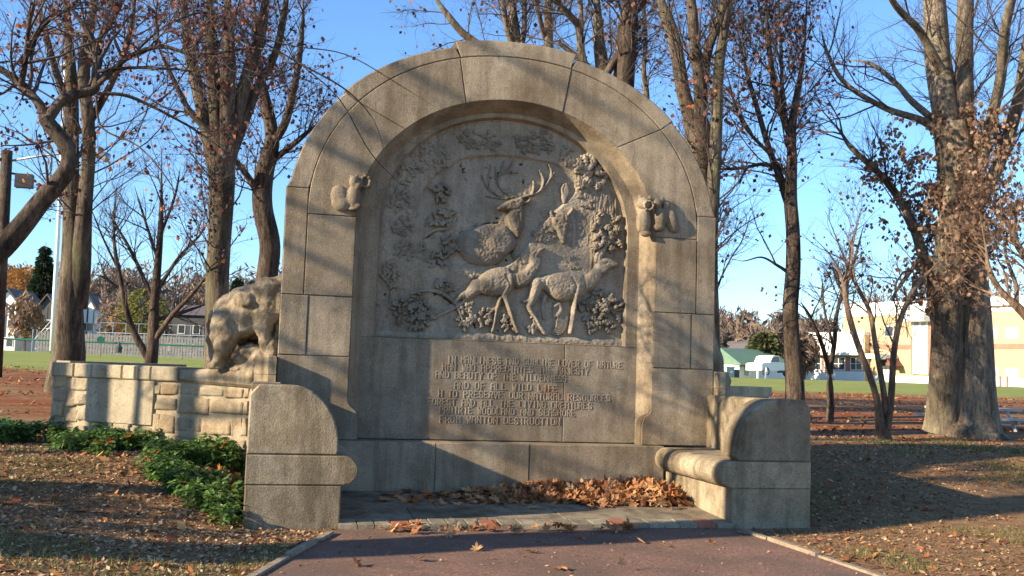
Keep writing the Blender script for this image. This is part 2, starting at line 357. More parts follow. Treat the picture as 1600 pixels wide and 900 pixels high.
for s in (-1, 1):
    stones += [('arch_stone', seg(OU, RJ, s*.72, s*1.93, s*.65, s*1.78)), ('arch_stone', seg(IN, RJ, s*.57, s*1.24, s*.66, s*1.78))]
    lo = arc(*OU, t_of(2.5, 2.13, s*1.932), t_of(2.5, 2.13, s*2.470), 9); lo[:, 0] -= s*.012; lo[:, 1] -= .018
    rj = arc(*RJ, t_of(2.27, 2.12, s*1.78), t_of(2.27, 2.12, s*2.245), 9)
    stones.append(('arch_stone', np.vstack([lo, [(s*2.5, 3.36)], [(s*2.27, 3.36)], rj[::-1]])))
    ri = arc(*RJ, t_of(2.27, 2.12, s*1.78), t_of(2.27, 2.12, s*2.265), 9)
    ii_ = arc(*IN, t_of(1.74, 2.0, s*1.24), s*math.pi/2, 9)
    stones.append(('springer_stone', np.vstack([ri, [(s*2.27, 3.08)], ii_[::-1]])))
    R_ = lambda x0, x1, z0, z1: np.array([(s*x0, z0), (s*x1, z0), (s*x1, z1), (s*x0, z1)])
    stones += [('pier_stone', R_(1.74, 2.265, 2.197, 3.08)), ('pier_stone', R_(2.265, 2.505, 2.197, 3.36)),
               ('pier_stone', R_(1.74, 2.21, 1.548, 2.197)), ('pier_stone', R_(2.21, 2.505, 1.548, 2.197))]
    stones.append(('pier_stone', np.array([(s*2.505, .655), (s*2.505, 1.548), (s*1.74, 1.548), (s*1.74, 1.12), (s*1.735, 1.06), (s*1.70, 1.015), (s*1.655, .985), (s*1.63, .93), (s*1.62, .86), (s*1.62, .655)])))
stones += [('arch_stone', seg(CAP, RJ, -.72, .72, -.65, .65, 16)), ('keystone', seg(IN, RJ, -.57, .57, -.66, .66, 16))]
mort = MB()
for nm, P in stones:
    if area(P) < 0: P = P[::-1]
    j = random.uniform(-.004, .004)
    MB().prism(inset(P, G), j, YB+j, .008).build(nm, M['stone'], mem)
    mort.prism(inset(P, -.0015), .012, YB-.01, 0)
mort.build('joint_mortar', M['dark_mortar'], mem)
back = np.vstack([[(-2.48, 0.1)], arc(2.48, 2.06, 3.09, 2.13, -math.pi/2, math.pi/2, 40), [(2.48, .1)]])
MB().prism(back, .42, .82, .02).build('back_slab', M['stone'], mem)
# splayed reveal round the recess
SP0 = np.vstack([[(-1.741, .66)], arc(1.741, 1.461, 3.08, 2.0, -math.pi/2, math.pi/2, 60), [(1.741, .66)]])
SP1 = np.vstack([[(-1.615, .66)], arc(1.615, 1.365, 3.08, 2.0, -math.pi/2, math.pi/2, 60), [(1.615, .66)]])
SP2 = np.vstack([[(-1.472, 1.785)], arc(1.472, 1.315, 3.08, 2.05, -math.pi/2, math.pi/2, 60), [(1.472, 1.785)]])
D1, D2 = .205, .325
rv = MB(); n = len(SP0)
Vv = [(p[0], .004, p[1]) for p in SP0]+[(p[0], D1, p[1]) for p in SP1]
rv.poly(Vv, [(i, i+1, i+1+n, i+n) for i in range(n-1)])
rv.build('reveal', M['stone'], mem)
bd = MB(); b2 = np.vstack([SP2, SP2[:1]]); B1 = SP1.copy(); B1[0, 1] = B1[-1, 1] = 1.785
Vv = [(p[0], D1, p[1]) for p in B1]+[(p[0], D1-.002, p[1]) for p in SP2]+[(p[0]*.985, D2, (p[1]-1.785)*.985+1.80) for p in SP2]
bd.poly(Vv, [(i, i+1, i+1+n, i+n) for i in range(n-1)]+[(i+n, i+1+n, i+1+2*n, i+2*n) for i in range(n-1)]+[(2*n-1, n, 2*n, 3*n-1)])
bd.build('relief_frame', M['stone'], mem)
# inscription panel: two slabs with a joint
ip = MB().prism([(-1.64, .66), (1.64, .66), (1.64, 1.79), (-1.64, 1.79)], D1+.012, .4, 0).build('inscription_panel', M['dark_mortar'], mem)
for x0, x1 in ((-1.64, .735), (.735, 1.64)): MB().prism(inset(np.array([(x0, .66), (x1, .66), (x1, 1.786), (x0, 1.786)]), .003), D1, .3, .006).build('slab', M['insc'], ip)
# raised letters, drawn as strokes on a 4 x 6 cell
GL = {'A': '00 05 16 36 45 40;03 43', 'B': '00 06 36 45 44 33 03;33 42 41 30 00', 'C': '45 36 16 05 01 10 30 41', 'D': '00 06 26 45 41 20 00', 'E': '46 06 00 40;03 33', 'F': '46 06 00;03 33',
      'G': '45 36 16 05 01 10 30 41 43 23', 'H': '06 00;46 40;03 43', 'I': '26 20', 'J': '46 41 30 10 01', 'L': '06 00 40', 'M': '00 06 23 46 40', 'N': '00 06 40 46', 'O': '10 01 05 16 36 45 41 30 10', 'P': '00 06 36 45 44 33 03',
      'R': '00 06 36 45 44 33 03;23 40', 'S': '45 36 16 05 04 13 33 42 41 30 10 01', 'T': '06 46;26 20', 'U': '06 01 10 30 41 46', 'V': '06 20 46', 'W': '06 10 24 30 46', 'Y': '06 23 46;23 20', 'K': '06 00;03 46;13 40', "-": '13 33'}
LINES = [('IN MANLINESS AND SUBLIME LOVER OF NATURE', 699, 973, 559, 572), ('MAN WHO APPRECIATES THE MAJESTY', 691, 921, 572, 581), ('AND BEAUTY OF THE WILDERNESS', 680, 886, 584, 592), ('AND OF ALL WILD LIFE', 709, 872, 601, 607),
         ('H TO PRESERVE OUR NATURAL RESOURCES', 684, 955, 613, 623), ('FOREST AND ALL THE LIVING CREATURES', 668, 926, 626, 635), ('PRAIRIE WOODLAND AND SEASHORE', 686, 900, 639, 646), ('FROM WANTON DESTRUCTION', 687, 876, 653, 660)]
for txt, xa, xb, ya, yb in LINES:
    a, b = atY(xa, ya, D1), atY(xb, yb, D1); z0 = (a[2]+b[2])/2-.04
    cw = (b[0]-a[0])/len(txt); H = .071; m = MB(); lw = .0064; out = .005
    for i, ch in enumerate(txt):
        if ch == ' ': continue
        jx = random.uniform(-.004, .004); jz = random.uniform(-.003, .003)
        for st in GL[ch].split(';'):
            q = [(a[0]+cw*(i+.12)+int(c[0])/4*cw*.66+jx, z0+int(c[1])/6*H+jz) for c in st.split()]
            for (x0, y0), (x1, y1) in zip(q[:-1], q[1:]):
                d = np.array([x1-x0, y1-y0]); d /= np.linalg.norm(d)+1e-9; nn = np.array([-d[1], d[0]])*lw; d = d*lw*.8
                P = [(x0-d[0]-nn[0], y0-d[1]-nn[1]), (x1+d[0]-nn[0], y1+d[1]-nn[1]), (x1+d[0]+nn[0], y1+d[1]+nn[1]), (x0-d[0]+nn[0], y0-d[1]+nn[1])]
                m.prism(P, D1-out-random.uniform(0, .0006), D1+.01, .0025)
    m.build('lettering', M['insc'], ip)['kind'] = 'stuff'
# base course
xs = [-1.86, -.78, .27, 1.86]
for a, b in zip(xs[:-1], xs[1:]): MB().prism(inset(np.array([(a, 0), (b, 0), (b, .655), (a, .655)]), .002), -.115+random.uniform(-.003, .003), .4, .008).build('base_stone', M['stone'], mem)
MB().box(-1.85, 1.85, -.1, .3, 0, .64).build('base_core', M['dark_mortar'], mem)

# ------------------------------------------------------------------ the relief
class HF:
    st = .0065
    X0, X1, Z0, Z1 = -1.5, 1.5, 1.76, 4.45
    gx = np.arange(X0, X1, st); gz_ = np.arange(Z0, Z1, st)
    X, Z = np.meshgrid(gx, gz_)
    def __init__(s): s.h = np.full(HF.X.shape, -1.0)
    def win(s, P, pad):
        lo = P.min(0)-pad; hi = P.max(0)+pad
        i0 = max(0, int((lo[0]-HF.X0)/HF.st)); i1 = min(len(HF.gx), int((hi[0]-HF.X0)/HF.st)+2)
        j0 = max(0, int((lo[1]-HF.Z0)/HF.st)); j1 = min(len(HF.gz_), int((hi[1]-HF.Z0)/HF.st)+2)
        return slice(j0, max(j1, j0)), slice(i0, max(i1, i0))
    def sd(s, P, w, closed=True):
        x = HF.X[w]; z = HF.Z[w]; d = np.full(x.shape, 9.); ins = np.zeros(x.shape, bool)
        Q = np.roll(P, -1, 0) if closed else P[1:]
        for (ax, az), (bx, bz) in zip(P, Q):
            ex, ez = bx-ax, bz-az; t = np.clip(((x-ax)*ex+(z-az)*ez)/(ex*ex+ez*ez+1e-12), 0, 1)
            d = np.minimum(d, np.hypot(x-ax-ex*t, z-az-ez*t))
            if closed: ins ^= ((az > z) != (bz > z)) & (x < (bx-ax)*(z-az)/(bz-az+1e-12)+ax)
        return d, ins
    def dome(s, P, H, R, base=.015, sm=2, mode='max'):
        P = chaikin(P, sm) if sm else np.asarray(P, float); w = s.win(P, .01)
        d, ins = s.sd(P, w); u = np.clip(d/R, 0, 1); h = base+(H-base)*np.sqrt(np.clip(1-(1-u)**2, 0, 1))
        s.h[w] = np.where(ins, np.maximum(s.h[w], h), s.h[w]); return s
    def limb(s, P, R, H, base=.0, n=5):
        """tapering rounded limb along points; R, H per point"""
        P = np.asarray(P, float); k = len(P); R = np.broadcast_to(np.asarray(R, float), k); H = np.broadcast_to(np.asarray(H, float), k)
        Q = spline(np.column_stack([P, R, H]), n)
        w = s.win(Q[:, :2], R.max()); x = HF.X[w]; z = HF.Z[w]; best = s.h[w].copy()
        for a, b in zip(Q[:-1], Q[1:]):
            ex, ez = b[0]-a[0], b[1]-a[1]; t = np.clip(((x-a[0])*ex+(z-a[1])*ez)/(ex*ex+ez*ez+1e-12), 0, 1)
            d = np.hypot(x-a[0]-ex*t, z-a[1]-ez*t); r = a[2]+(b[2]-a[2])*t; hh = a[3]+(b[3]-a[3])*t
            u = d/r; best = np.where(u < 1, np.maximum(best, base+hh*np.sqrt(np.clip(1-u*u, 0, 1))), best)
        s.h[w] = best; return s
    def groove(s, P, r, dep):
        Q = spline(P, 5); w = s.win(Q, r); d, _ = s.sd(Q, w, False)
        s.h[w] = np.where(s.h[w] > 0, s.h[w]-dep*np.clip(1-d/r, 0, 1), s.h[w]); return s
    def smooth(s, k=1):
        for _ in range(k):
            m = s.h > 0; h = np.where(m, s.h, 0); c = m.astype(float)
            sh = lambda A: A+np.roll(A, 1, 0)+np.roll(A, -1, 0)+np.roll(A, 1, 1)+np.roll(A, -1, 1)
            s.h = np.where(m, sh(h)/np.maximum(sh(c), 1), -1)
        return s
    def build(s, name, mat, parent, ybase=D2, rough=.003, sc_=.03, seed=1):
        m = s.h > 0; mm = m.copy()
        for ax in (0, 1):
            for r in (1, -1): mm |= np.roll(m, r, ax)
        cell = mm[:-1, :-1] & mm[1:, :-1] & mm[:-1, 1:] & mm[1:, 1:] & (m[:-1, :-1] | m[1:, :-1] | m[:-1, 1:] | m[1:, 1:])
        hh = np.where(m, s.h+rough*(vnoise(HF.X+9, HF.Z+9, sc_, seed)-.5), -.03)
        use = np.zeros(m.shape, bool); use[:-1, :-1] |= cell; use[1:, :-1] |= cell; use[:-1, 1:] |= cell; use[1:, 1:] |= cell
        idx = np.full(m.shape, -1); idx[use] = np.arange(use.sum())
        V = np.stack([HF.X[use], ybase-hh[use], HF.Z[use]], 1)
        Q = np.stack([idx[:-1, :-1][cell], idx[:-1, 1:][cell], idx[1:, 1:][cell], idx[1:, :-1][cell]], 1)
        return add(name, mesh_np(name, V, Q, smooth=True), mat, parent)
def z5(*pts): return np.array([atY(580+x/2.5, 180+y/2.5, .28)[[0, 2]] for x, y in pts])
def z6(*pts): return np.array([atY(740+x/3.104, 240+y/3.104, .28)[[0, 2]] for x, y in pts])
U6 = .0024   # metres per zoomed pixel in z6
# background: raised canopy border round a sunken field, ground strip, soft undulation
bgd = HF(); bgd.h[:] = .004+.006*vnoise(HF.X+5, HF.Z+5, .35, 8)
skyP = chaikin(z5((205, 300), (228, 268), (290, 205), (365, 165), (400, 172), (450, 160), (540, 160), (640, 180), (700, 186), (765, 215), (803, 250), (795, 300), (750, 345), (665, 415), (600, 520), (520, 600), (395, 590), (205, 580), (205, 470), (222, 400), (222, 350)), 2)
w = (slice(0, HF.X.shape[0]), slice(0, HF.X.shape[1])); d, ins = bgd.sd(skyP, w)
cz = 1-np.clip((HF.X-.2)/1.1, 0, 1)*0
bgd.h += np.where(ins, 0, .034*np.clip(d/.03, 0, 1))*np.clip((HF.Z-2.3)/.3, 0, 1)
bgd.limb(z5((200, 585), (260, 600), (330, 590), (400, 560)), .02, .016, .01)
for P in (((75, 560), (75, 640), (70, 760)), ((205, 470), (202, 520), (200, 580)), ((330, 490), (355, 455), (430, 425), (500, 418)), ((155, 700), (210, 690), (270, 700), (310, 730), (390, 790), (410, 830)), ((230, 800), (290, 775), (340, 750), (375, 715), (420, 690)), ((300, 690), (350, 680), (400, 640), (415, 600)), ((140, 470), (190, 430), (222, 400)), ((215, 480), (250, 455), (310, 445), (335, 400))):
    bgd.groove(z5(*P), .012, .011)
for P in (((145, 465), (185, 430), (218, 395)), ((235, 795), (295, 768), (345, 742), (380, 705)), ((160, 695), (215, 684), (275, 692), (320, 725), (395, 785)), ((300, 200), (370, 160), (540, 152), (700, 178)), ((205, 475), (250, 448), (310, 438), (332, 395))):
    bgd.limb(z5(*P), .02, .022, .02)
bgd.limb([(-1.45, 1.82), (0, 1.83), (1.45, 1.82)], .05, .03, .01)
bgd.h += .012*(vnoise(HF.X*2+11, HF.Z+11, .06, 31)-.5)*(HF.X < .3)+.006*(vnoise(HF.X+21, HF.Z*2+21, .03, 33)-.5)
bgd.smooth(1)
rp = bgd.build('relief_panel', M['panel'], mem, D2, .004, .02)
# tree trunk with bark ridges
tr = HF().dome(z6((478, 90), (495, 150), (490, 200), (530, 228), (568, 250), (575, 290), (552, 330), (543, 400), (550, 470), (545, 540), (560, 600), (640, 620), (690, 560), (705, 400), (716, 290), (700, 170), (650, 120), (560, 90)), .075, .12, .02)
tr.h = np.where(tr.h > 0, tr.h*.8+.02*(vnoise(HF.X*6+3, HF.Z+3, .1, 5)-.5)+.012*(vnoise(HF.X*3+3, HF.Z+3, .05, 15)-.5), tr.h)
tr.build('oak_trunk', M['panel'], rp, D2, .006, .02)
# bison, half hidden behind the trunk
bi = HF().dome(z6((318, 345), (380, 290), (440, 256), (500, 245), (560, 262), (580, 300), (560, 345), (545, 410), (500, 475), (455, 480), (420, 440), (380, 410), (340, 375)), .045, .08, .02)
bi.dome(z6((378, 330), (385, 296), (420, 280), (455, 290), (468, 322), (460, 362), (450, 405), (440, 442), (424, 442), (408, 402), (392, 362)), .09, .05, .03)
bi.limb(z6((455, 300), (475, 275), (478, 262)), [.014, .01, .005], .05, .04).limb(z6((385, 305), (372, 290), (376, 278)), [.012, .009, .005], .05, .04)
for q in ((400, 330), (448, 330)): bi.groove(z6(q, (q[0]+4, q[1]+4)), .014, .02)
bi.groove(z6((480, 300), (490, 360), (485, 430), (495, 470)), .016, .03)
bi.groove(z6((420, 415), (432, 425), (444, 415)), .008, .015)
bi.smooth(1).build('bison', M['panel'], rp, D2, .012, .025)
MBX = HF().dome(z6((330, 265), (380, 275), (345, 320), (326, 285)), .02, .03, .008).build('rock_ledge', M['panel'], rp)
sq = HF().dome(z6((425, 200), (438, 150), (452, 135), (468, 160), (470, 195), (455, 220), (448, 245), (430, 240)), .05, .03, .015).limb(z6((440, 150), (430, 175), (440, 215)), .018, .04, .01)
sq.build('perched_bird', M['panel'], rp)
# stag: head, neck, shoulder, antlers
stg = HF().dome(z5((330, 490), (358, 455), (430, 425), (500, 420), (545, 440), (572, 490), (530, 530), (515, 575), (450, 592), (380, 580), (340, 540)), .075, .16, .008)
stg.dome(z6((40, 430), (72, 385), (112, 348), (160, 345), (200, 395), (215, 440), (190, 470), (150, 500), (90, 500), (50, 470)), .095, .11, .02)
stg.dome(z6((165, 285), (200, 250), (240, 238), (248, 300), (243, 370), (215, 418), (198, 400), (172, 360), (160, 320)), .105, .06, .03)
stg.dome(z6((112, 264), (135, 244), (165, 228), (205, 216), (238, 212), (248, 240), (225, 275), (195, 290), (165, 278), (125, 276)), .11, .045, .03)
stg.limb(z6((235, 240), (258, 238), (272, 222)), [.022, .02, .008], .05, .05)
stg.groove(z6((190, 240), (200, 242)), .012, .02).groove(z6((116, 268), (140, 262), (158, 264)), .007, .015).groove(z6((170, 300), (185, 350), (205, 400)), .012, .012).groove(z6((215, 290), (222, 340), (218, 390)), .012, .012)
an = lambda P, r0, r1, H: stg.limb(z6(*P), np.linspace(r0, r1, len(P)), np.linspace(H, H*.7, len(P)), .02)
an(((225, 218), (262, 205), (300, 195), (340, 165), (372, 120), (392, 92)), .02, .012, .075)
an(((282, 198), (291, 165), (290, 132)), .016, .007, .07); an(((322, 180), (338, 140), (330, 105), (318, 82)), .017, .007, .07)
an(((368, 128), (378, 90), (362, 52)), .015, .007, .06); an(((262, 205), (268, 225), (250, 236)), .014, .007, .06)
for P in (((212, 210), (165, 195), (128, 165), (118, 130), (140, 100), (180, 92), (215, 92)), ((190, 212), (130, 205), (80, 175), (55, 140), (45, 105)), ((165, 218), (110, 215), (60, 203)), ((128, 165), (112, 110), (108, 60)), ((118, 130), (140, 70), (150, 30)), ((140, 100), (180, 60), (195, 28)), ((80, 175), (75, 110), (85, 50))):
    stg.limb(z6(*P), np.linspace(.012, .006, len(P)), np.linspace(.022, .014, len(P)), .012)
stg.smooth(2).build('stag', M['panel'], rp, D2, .009, .018)
# the two does
def doe(name, body, neck, head, ears, legs, extra=()):
    o = HF()
    for P, r, H in legs[:1]+legs[1:]: o.limb(z6(*P), np.array(r)*U6, np.array(H), .012)
    o.dome(z6(*body), .105, .12, .025); o.dome(z6(*neck), .10, .06, .025); o.dome(z6(*head), .10, .03, .035)
    for P, r in ears: o.limb(z6(*P), np.array(r)*U6, .035, .055)
    for P, r, dp in extra: o.groove(z6(*P), r, dp)
    o.smooth(2).build(name, M['panel'], rp, D2-.015, .008, .018, 4); return o
doe('doe', [(18, 605), (60, 566), (110, 552), (155, 547), (190, 570), (205, 610), (200, 650), (175, 680), (120, 690), (60, 690), (22, 672), (10, 640)],
    [(165, 565), (205, 585), (245, 560), (268, 530), (285, 508), (318, 520), (312, 560), (290, 605), (255, 645), (215, 660), (185, 640)],
    [(272, 520), (295, 500), (322, 505), (328, 530), (318, 552), (308, 572), (292, 572), (284, 550)],
    [(((290, 512), (308, 480), (338, 460)), (11, 13, 5)), (((282, 515), (285, 490), (300, 470)), (8, 9, 4))],
    [([(172, 600), (165, 650), (145, 690)], [30, 26, 15], [.1, .1, .08]), ([(145, 680), (168, 745), (192, 820), (212, 862)], [15, 11, 9, 11], [.085, .075, .07, .06]), ([(130, 700), (112, 760), (100, 820), (92, 862)], [10, 7, 6, 9], [.05, .04, .04, .04]),
     ([(25, 640), (-20, 680), (-60, 690), (-90, 720)], [40, 26, 14, 9], [.07, .05, .04, .03]), ([(-5, 600), (-15, 590)], [9, 6], [.06, .05]), ([(-90, 715), (-60, 790), (-40, 860)], [9, 7, 8], [.035, .03, .03])],
    [(((150, 590), (170, 640), (150, 690)), .012, .02), (((200, 590), (195, 640)), .012, .015), (((300, 525), (306, 530)), .008, .012)])
doe('doe', [(280, 640), (292, 612), (330, 590), (400, 577), (480, 568), (535, 585), (560, 620), (560, 670), (520, 695), (470, 710), (425, 720), (375, 702), (350, 665), (320, 655)],
    [(520, 600), (555, 580), (580, 550), (595, 522), (625, 560), (620, 595), (595, 640), (560, 676), (525, 660)],
    [(588, 530), (612, 505), (655, 508), (690, 526), (700, 540), (690, 552), (655, 556), (640, 578), (615, 590), (595, 565)],
    [(((600, 520), (618, 480), (642, 446)), (12, 15, 5)), (((590, 525), (592, 500), (606, 470)), (8, 9, 4))],
    [([(305, 630), (292, 680), (275, 730)], [38, 26, 16], [.1, .09, .075]), ([(275, 725), (268, 750), (300, 800), (322, 840), (345, 868)], [15, 12, 9, 9, 12], [.075, .07, .065, .06, .05]), ([(505, 640), (492, 700), (482, 780), (468, 868)], [26, 15, 11, 10], [.1, .09, .08, .07]),
     ([(240, 716), (262, 712), (285, 690)], [8, 9, 10], [.04, .05, .06]), ([(350, 690), (335, 740), (345, 800)], [12, 8, 8], [.03, .02, .02])],
    [(((470, 600), (490, 650), (470, 700)), .014, .02), (((345, 610), (340, 650), (352, 690)), .014, .018), (((640, 530), (648, 532)), .008, .014), (((560, 676), (595, 645), (625, 600)), .006, .012)])
# carved foliage: clusters of lobed leaves
def oakleaf(c, ang, Ln, W):
    t = np.linspace(0, 1, 15); wv = W*np.sin(np.pi*np.clip(t*1.02, 0, 1))**.6*(1+.38*np.cos(2*np.pi*3.3*t))
    P = np.vstack([np.column_stack([t*Ln, wv]), np.column_stack([t*Ln, -wv])[::-1]]); ca, sa = math.cos(ang), math.sin(ang)
    return np.column_stack([c[0]+P[:, 0]*ca-P[:, 1]*sa, c[1]+P[:, 0]*sa+P[:, 1]*ca])
def cluster(box, zoom, n, size, H, name='oak_leaves', fwd=.0):
    x0, y0, x1, y1 = box; o = HF(); cx, cy = (x0+x1)/2, (y0+y1)/2
    for i in range(n):
        a = random.uniform(0, 6.28); rr = random.uniform(0, .8)**.6; p = zoom((cx+rr*math.cos(a)*(x1-x0)/2, cy+rr*math.sin(a)*(y1-y0)/2))[0]
        ang = math.atan2(-math.sin(a), math.cos(a))+random.uniform(-2.2, 2.2)
        hh = random.uniform(.55, 1)*H; P = oakleaf(p, ang, size*random.uniform(.8, 1.25), size*.27)
        lay = HF.__new__(HF); lay.h = o.h; w = o.win(P, .01); d, ins = o.sd(P, w)
        u = np.clip(d/(size*.16), 0, 1); h = hh*(.5+.5*np.sqrt(1-(1-u)**2))
        e = P[0]+(P[14]-P[0]); ax = np.array([math.cos(ang), math.sin(ang)])
        dm = np.abs(-(HF.X[w]-p[0])*ax[1]+(HF.Z[w]-p[1])*ax[0]); h = h-.006*np.clip(1-dm/.006, 0, 1)*(H > .03)
        o.h[w] = np.where(ins, np.where(h > o.h[w]-.012, h, o.h[w]), o.h[w])
    return o.build(name, M['panel'], rp, D2-(.036 if H < .05 else fwd), .003, .02)
cluster((485, 15, 672, 165), z6, 40, .12, .085, fwd=.03); cluster((545, 295, 716, 485), z6, 44, .11, .1, fwd=.035); cluster((515, 655, 704, 885), z6, 60, .10, .085)
cluster((285, 345, 395, 490), z6, 22, .09, .05); cluster((175, 500, 255, 565), z6, 12, .08, .05); cluster((410, 495, 545, 575), z6, 20, .085, .06, 'flower_cluster')
cluster((620, 700, 705, 800), z6, 12, .10, .1, fwd=.02)
for b in ((150, 90, 300, 230), (340, 55, 510, 140), (545, 60, 750, 150), (70, 280, 165, 385), (80, 400, 160, 470), (80, 480, 205, 565), (85, 690, 255, 835), (330, 725, 415, 835), (230, 370, 330, 440), (600, 785, 650, 850), (515, 780, 560, 840), (90, 170, 160, 270), (240, 270, 330, 330), (215, 540, 290, 590), (250, 640, 320, 700), (420, 760, 470, 840), (740, 120, 800, 190), (45, 560, 110, 680), (270, 480, 340, 540), (640, 430, 720, 500), (820, 300, 870, 360)):
    cluster(b, z5, int(10+(b[2]-b[0])*(b[3]-b[1])/380), .07, .034)
fe = HF()
for i in range(9):
    r = 12+i*7.5; fe.limb(z6(*[(402+r*math.cos(t)*.75, 800+r*math.sin(t)*1.1) for t in np.linspace(-2.6+.12*i, 1.3+.1*i, 7)]), .011, .028, .014)
fe.limb(z6((395, 740), (415, 730), (425, 760), (410, 785)), .03, .04, .02).build('fern_clump', M['panel'], rp)

# ------------------------------------------------------------------ rounded carvings from merged blobs
def blobs(name, items, mat, parent=None, vox=.016, smooth=4):
    """items: (centre, radii, [euler]) ellipsoids merged into one skin"""
    m = MB()
    for it in items:
        c, r = np.asarray(it[0], float), np.asarray(it[1], float); E = Matrix.Identity(3) if len(it) < 3 else __import__('mathutils').Euler(it[2]).to_matrix()
        V = []; F = []; nu, nv = 14, 8
        for j in range(nv+1):
            for i in range(nu):
                a, b = 2*math.pi*i/nu, math.pi*j/nv; q = E @ Vector((r[0]*math.sin(b)*math.cos(a), r[1]*math.sin(b)*math.sin(a), r[2]*math.cos(b))); V.append(c+np.array(q))
        for j in range(nv):
            for i in range(nu): F.append((j*nu+i, (j+1)*nu+i, (j+1)*nu+(i+1) % nu, j*nu+(i+1) % nu))
        m.poly(V, F)
    o = m.build(name, mat, parent, True)
    rm = o.modifiers.new('merge', 'REMESH'); rm.mode = 'VOXEL'; rm.voxel_size = vox; rm.use_smooth_shade = True
    s_ = o.modifiers.new('soften', 'SMOOTH'); s_.iterations = smooth; s_.factor = .5
    return o
def chain(a, b, ra, rb, n=5):
    a, b = np.asarray(a, float), np.asarray(b, float)
    return [(a+(b-a)*t, np.full(3, ra+(rb-ra)*t)) for t in np.linspace(0, 1, n)]
U = lambda x, y, d=0.: atY(x, y, d)
PXM = .0069
e = lambda x, y, rx, ry, dy=-.03, ry_=.07, rot=(0, 0, 0): (U(x, y, dy*.6+.01), (rx*PXM, ry_*.72, ry*PXM), rot)
blobs('carved_squirrel', [e(531, 308, 15, 20, -.02, .07, (0, -.25, 0)), e(534, 318, 17, 13), e(553, 308, 12, 20, -.04, .08), e(553, 284, 8, 10, -.06, .07), e(560, 290, 6, 5, -.1, .04), e(549, 277, 3, 5, -.06, .02), e(558, 276, 3, 5, -.06, .02), e(560, 322, 6, 4, -.08, .05), e(553, 327, 9, 3, -.06, .06)]
      + [(U(571+7*math.cos(t), 284+9*math.sin(t), -.02), (.02, .035, .02)) for t in np.linspace(0, 6.28, 9)] + chain(U(571, 300, 0), U(569, 310, 0), .025, .01, 3) + [e(579, 290, 3, 6, -.02, .03)], M['stone'], mem, .011, 2)
blobs('carved_owl', [e(1006, 345, 12, 24, -.03, .09), e(1006, 318, 13, 11, -.05, .09), e(1000, 308, 4, 5, -.06, .03), e(1016, 309, 4, 5, -.06, .03), e(1009, 365, 10, 6, -.03, .07), e(999, 345, 5, 20, -.01, .09)]
      + [(U(1014+7*math.cos(t), 321+7*math.sin(t), -.09), (.016, .02, .016)) for t in np.linspace(0, 6.28, 10)] + [e(1014, 321, 3, 3, -.09, .02)], M['stone'], mem, .011, 2)
blobs('carved_squirrel', [e(1031, 342, 11, 19, -.05, .09), e(1027, 318, 8, 9, -.07, .07), e(1035, 312, 4, 5, -.06, .04), e(1029, 355, 12, 8, -.04, .09), e(1049, 344, 13, 22, -.02, .09, (0, -.3, 0)), e(1041, 322, 8, 10, -.02, .07), e(1053, 356, 12, 10, -.01, .07)], M['stone'], mem, .011, 2)

# ------------------------------------------------------------------ benches
def bench(s, lab):
    t = thing('stone_bench', (s*2.3, -.9, 0), lab, 'bench', 'stone benches flanking the memorial')
    X = lambda *a: np.array([(s*x, z) for x, z in a]); Y0 = -1.851
    MB().prism(X((1.886, -.1), (2.72, -.1), (2.72, .384), (1.886, .384)), Y0, -.112, .012).build('base', M['bench'], t)
    nose = [(1.875-.13*math.cos(a), .516+.13*math.sin(a)) for a in np.linspace(-math.pi/2, math.pi/2, 12)]
    MB().prism(X(*nose, (2.722, .646), (2.722, .386)), Y0-.002, -.118, .01).build('seat', M['bench'], t, False)
    cur = [(1.93+.43*(1-math.cos(a)), .73+.53*math.sin(a)) for a in np.linspace(0, math.pi/2, 12)]
    MB().prism(X((1.945, .65), (1.925, .69), *cur, (2.64, 1.262), (2.70, 1.2), (2.72, 1.17), (2.72, .65)), Y0+.002, Y0+.36, .014).build('end_stone', M['bench'], t)
    MB().prism(X((2.43, .648), (2.43, 1.235), (2.46, 1.255), (2.715, 1.255), (2.715, .648)), Y0+.364, .3, .006).build('backrest', M['bench'], t)
    bl = np.array([(s*2.51, -.13), (s*2.59, -.13), (s*2.735, .08), (s*2.735, .5), (s*2.51, .5)])
    m = MB().plan(bl, 1.257, 1.335, .012); m.plan(bl*np.array([1, 1])+np.array([0, 0]), 1.335, 1.53, .012); m.build('corner_block', M['bench'], t)
    return t
bench(-1, 'curved end stone bench to the left of the memorial beside green plants')
bench(1, 'curved end stone bench to the right of the memorial beside the leaf pile')

# ------------------------------------------------------------------ left exedra wall: rubble stones, plaque, coping
W0, W1 = np.array([-2.78, .33]), np.array([-5.12, 2.0])
WD = (W1-W0)/np.linalg.norm(W1-W0); WN = np.array([WD[1], -WD[0]]); WN = WN if WN @ (CAM[:2]-W0) > 0 else -WN
def wall_sz(px, py):
    """point seen on the wall's face plane -> (distance along the wall, height)"""
    d = ray(px, py); t = ((W0-CAM[:2]) @ WN)/(d[:2] @ WN); p = CAM+d*t
    return (p[:2]-W0) @ WD, p[2]
def wall_pt(s, z, out=0.): q = W0+WD*s+WN*out; return (q[0], q[1], z)
zw = lambda x, y: wall_sz(60+x/4.444, 540+y/4.444)
wl = thing('stone_wall', (*((W0+W1)/2), .2), 'low rubble stone wall left of the memorial, sunlit, behind green plants', 'wall')
LW = np.linalg.norm(W1-W0)
mb = MB()
mb.obox(wall_pt(LW-.012, -.1, -.004), (*(-WD*(LW+.25)), 0), (*(-WN*.36), 0), (0, 0, 1.33)); mb.build('wall_core', M['mortar'], wl)
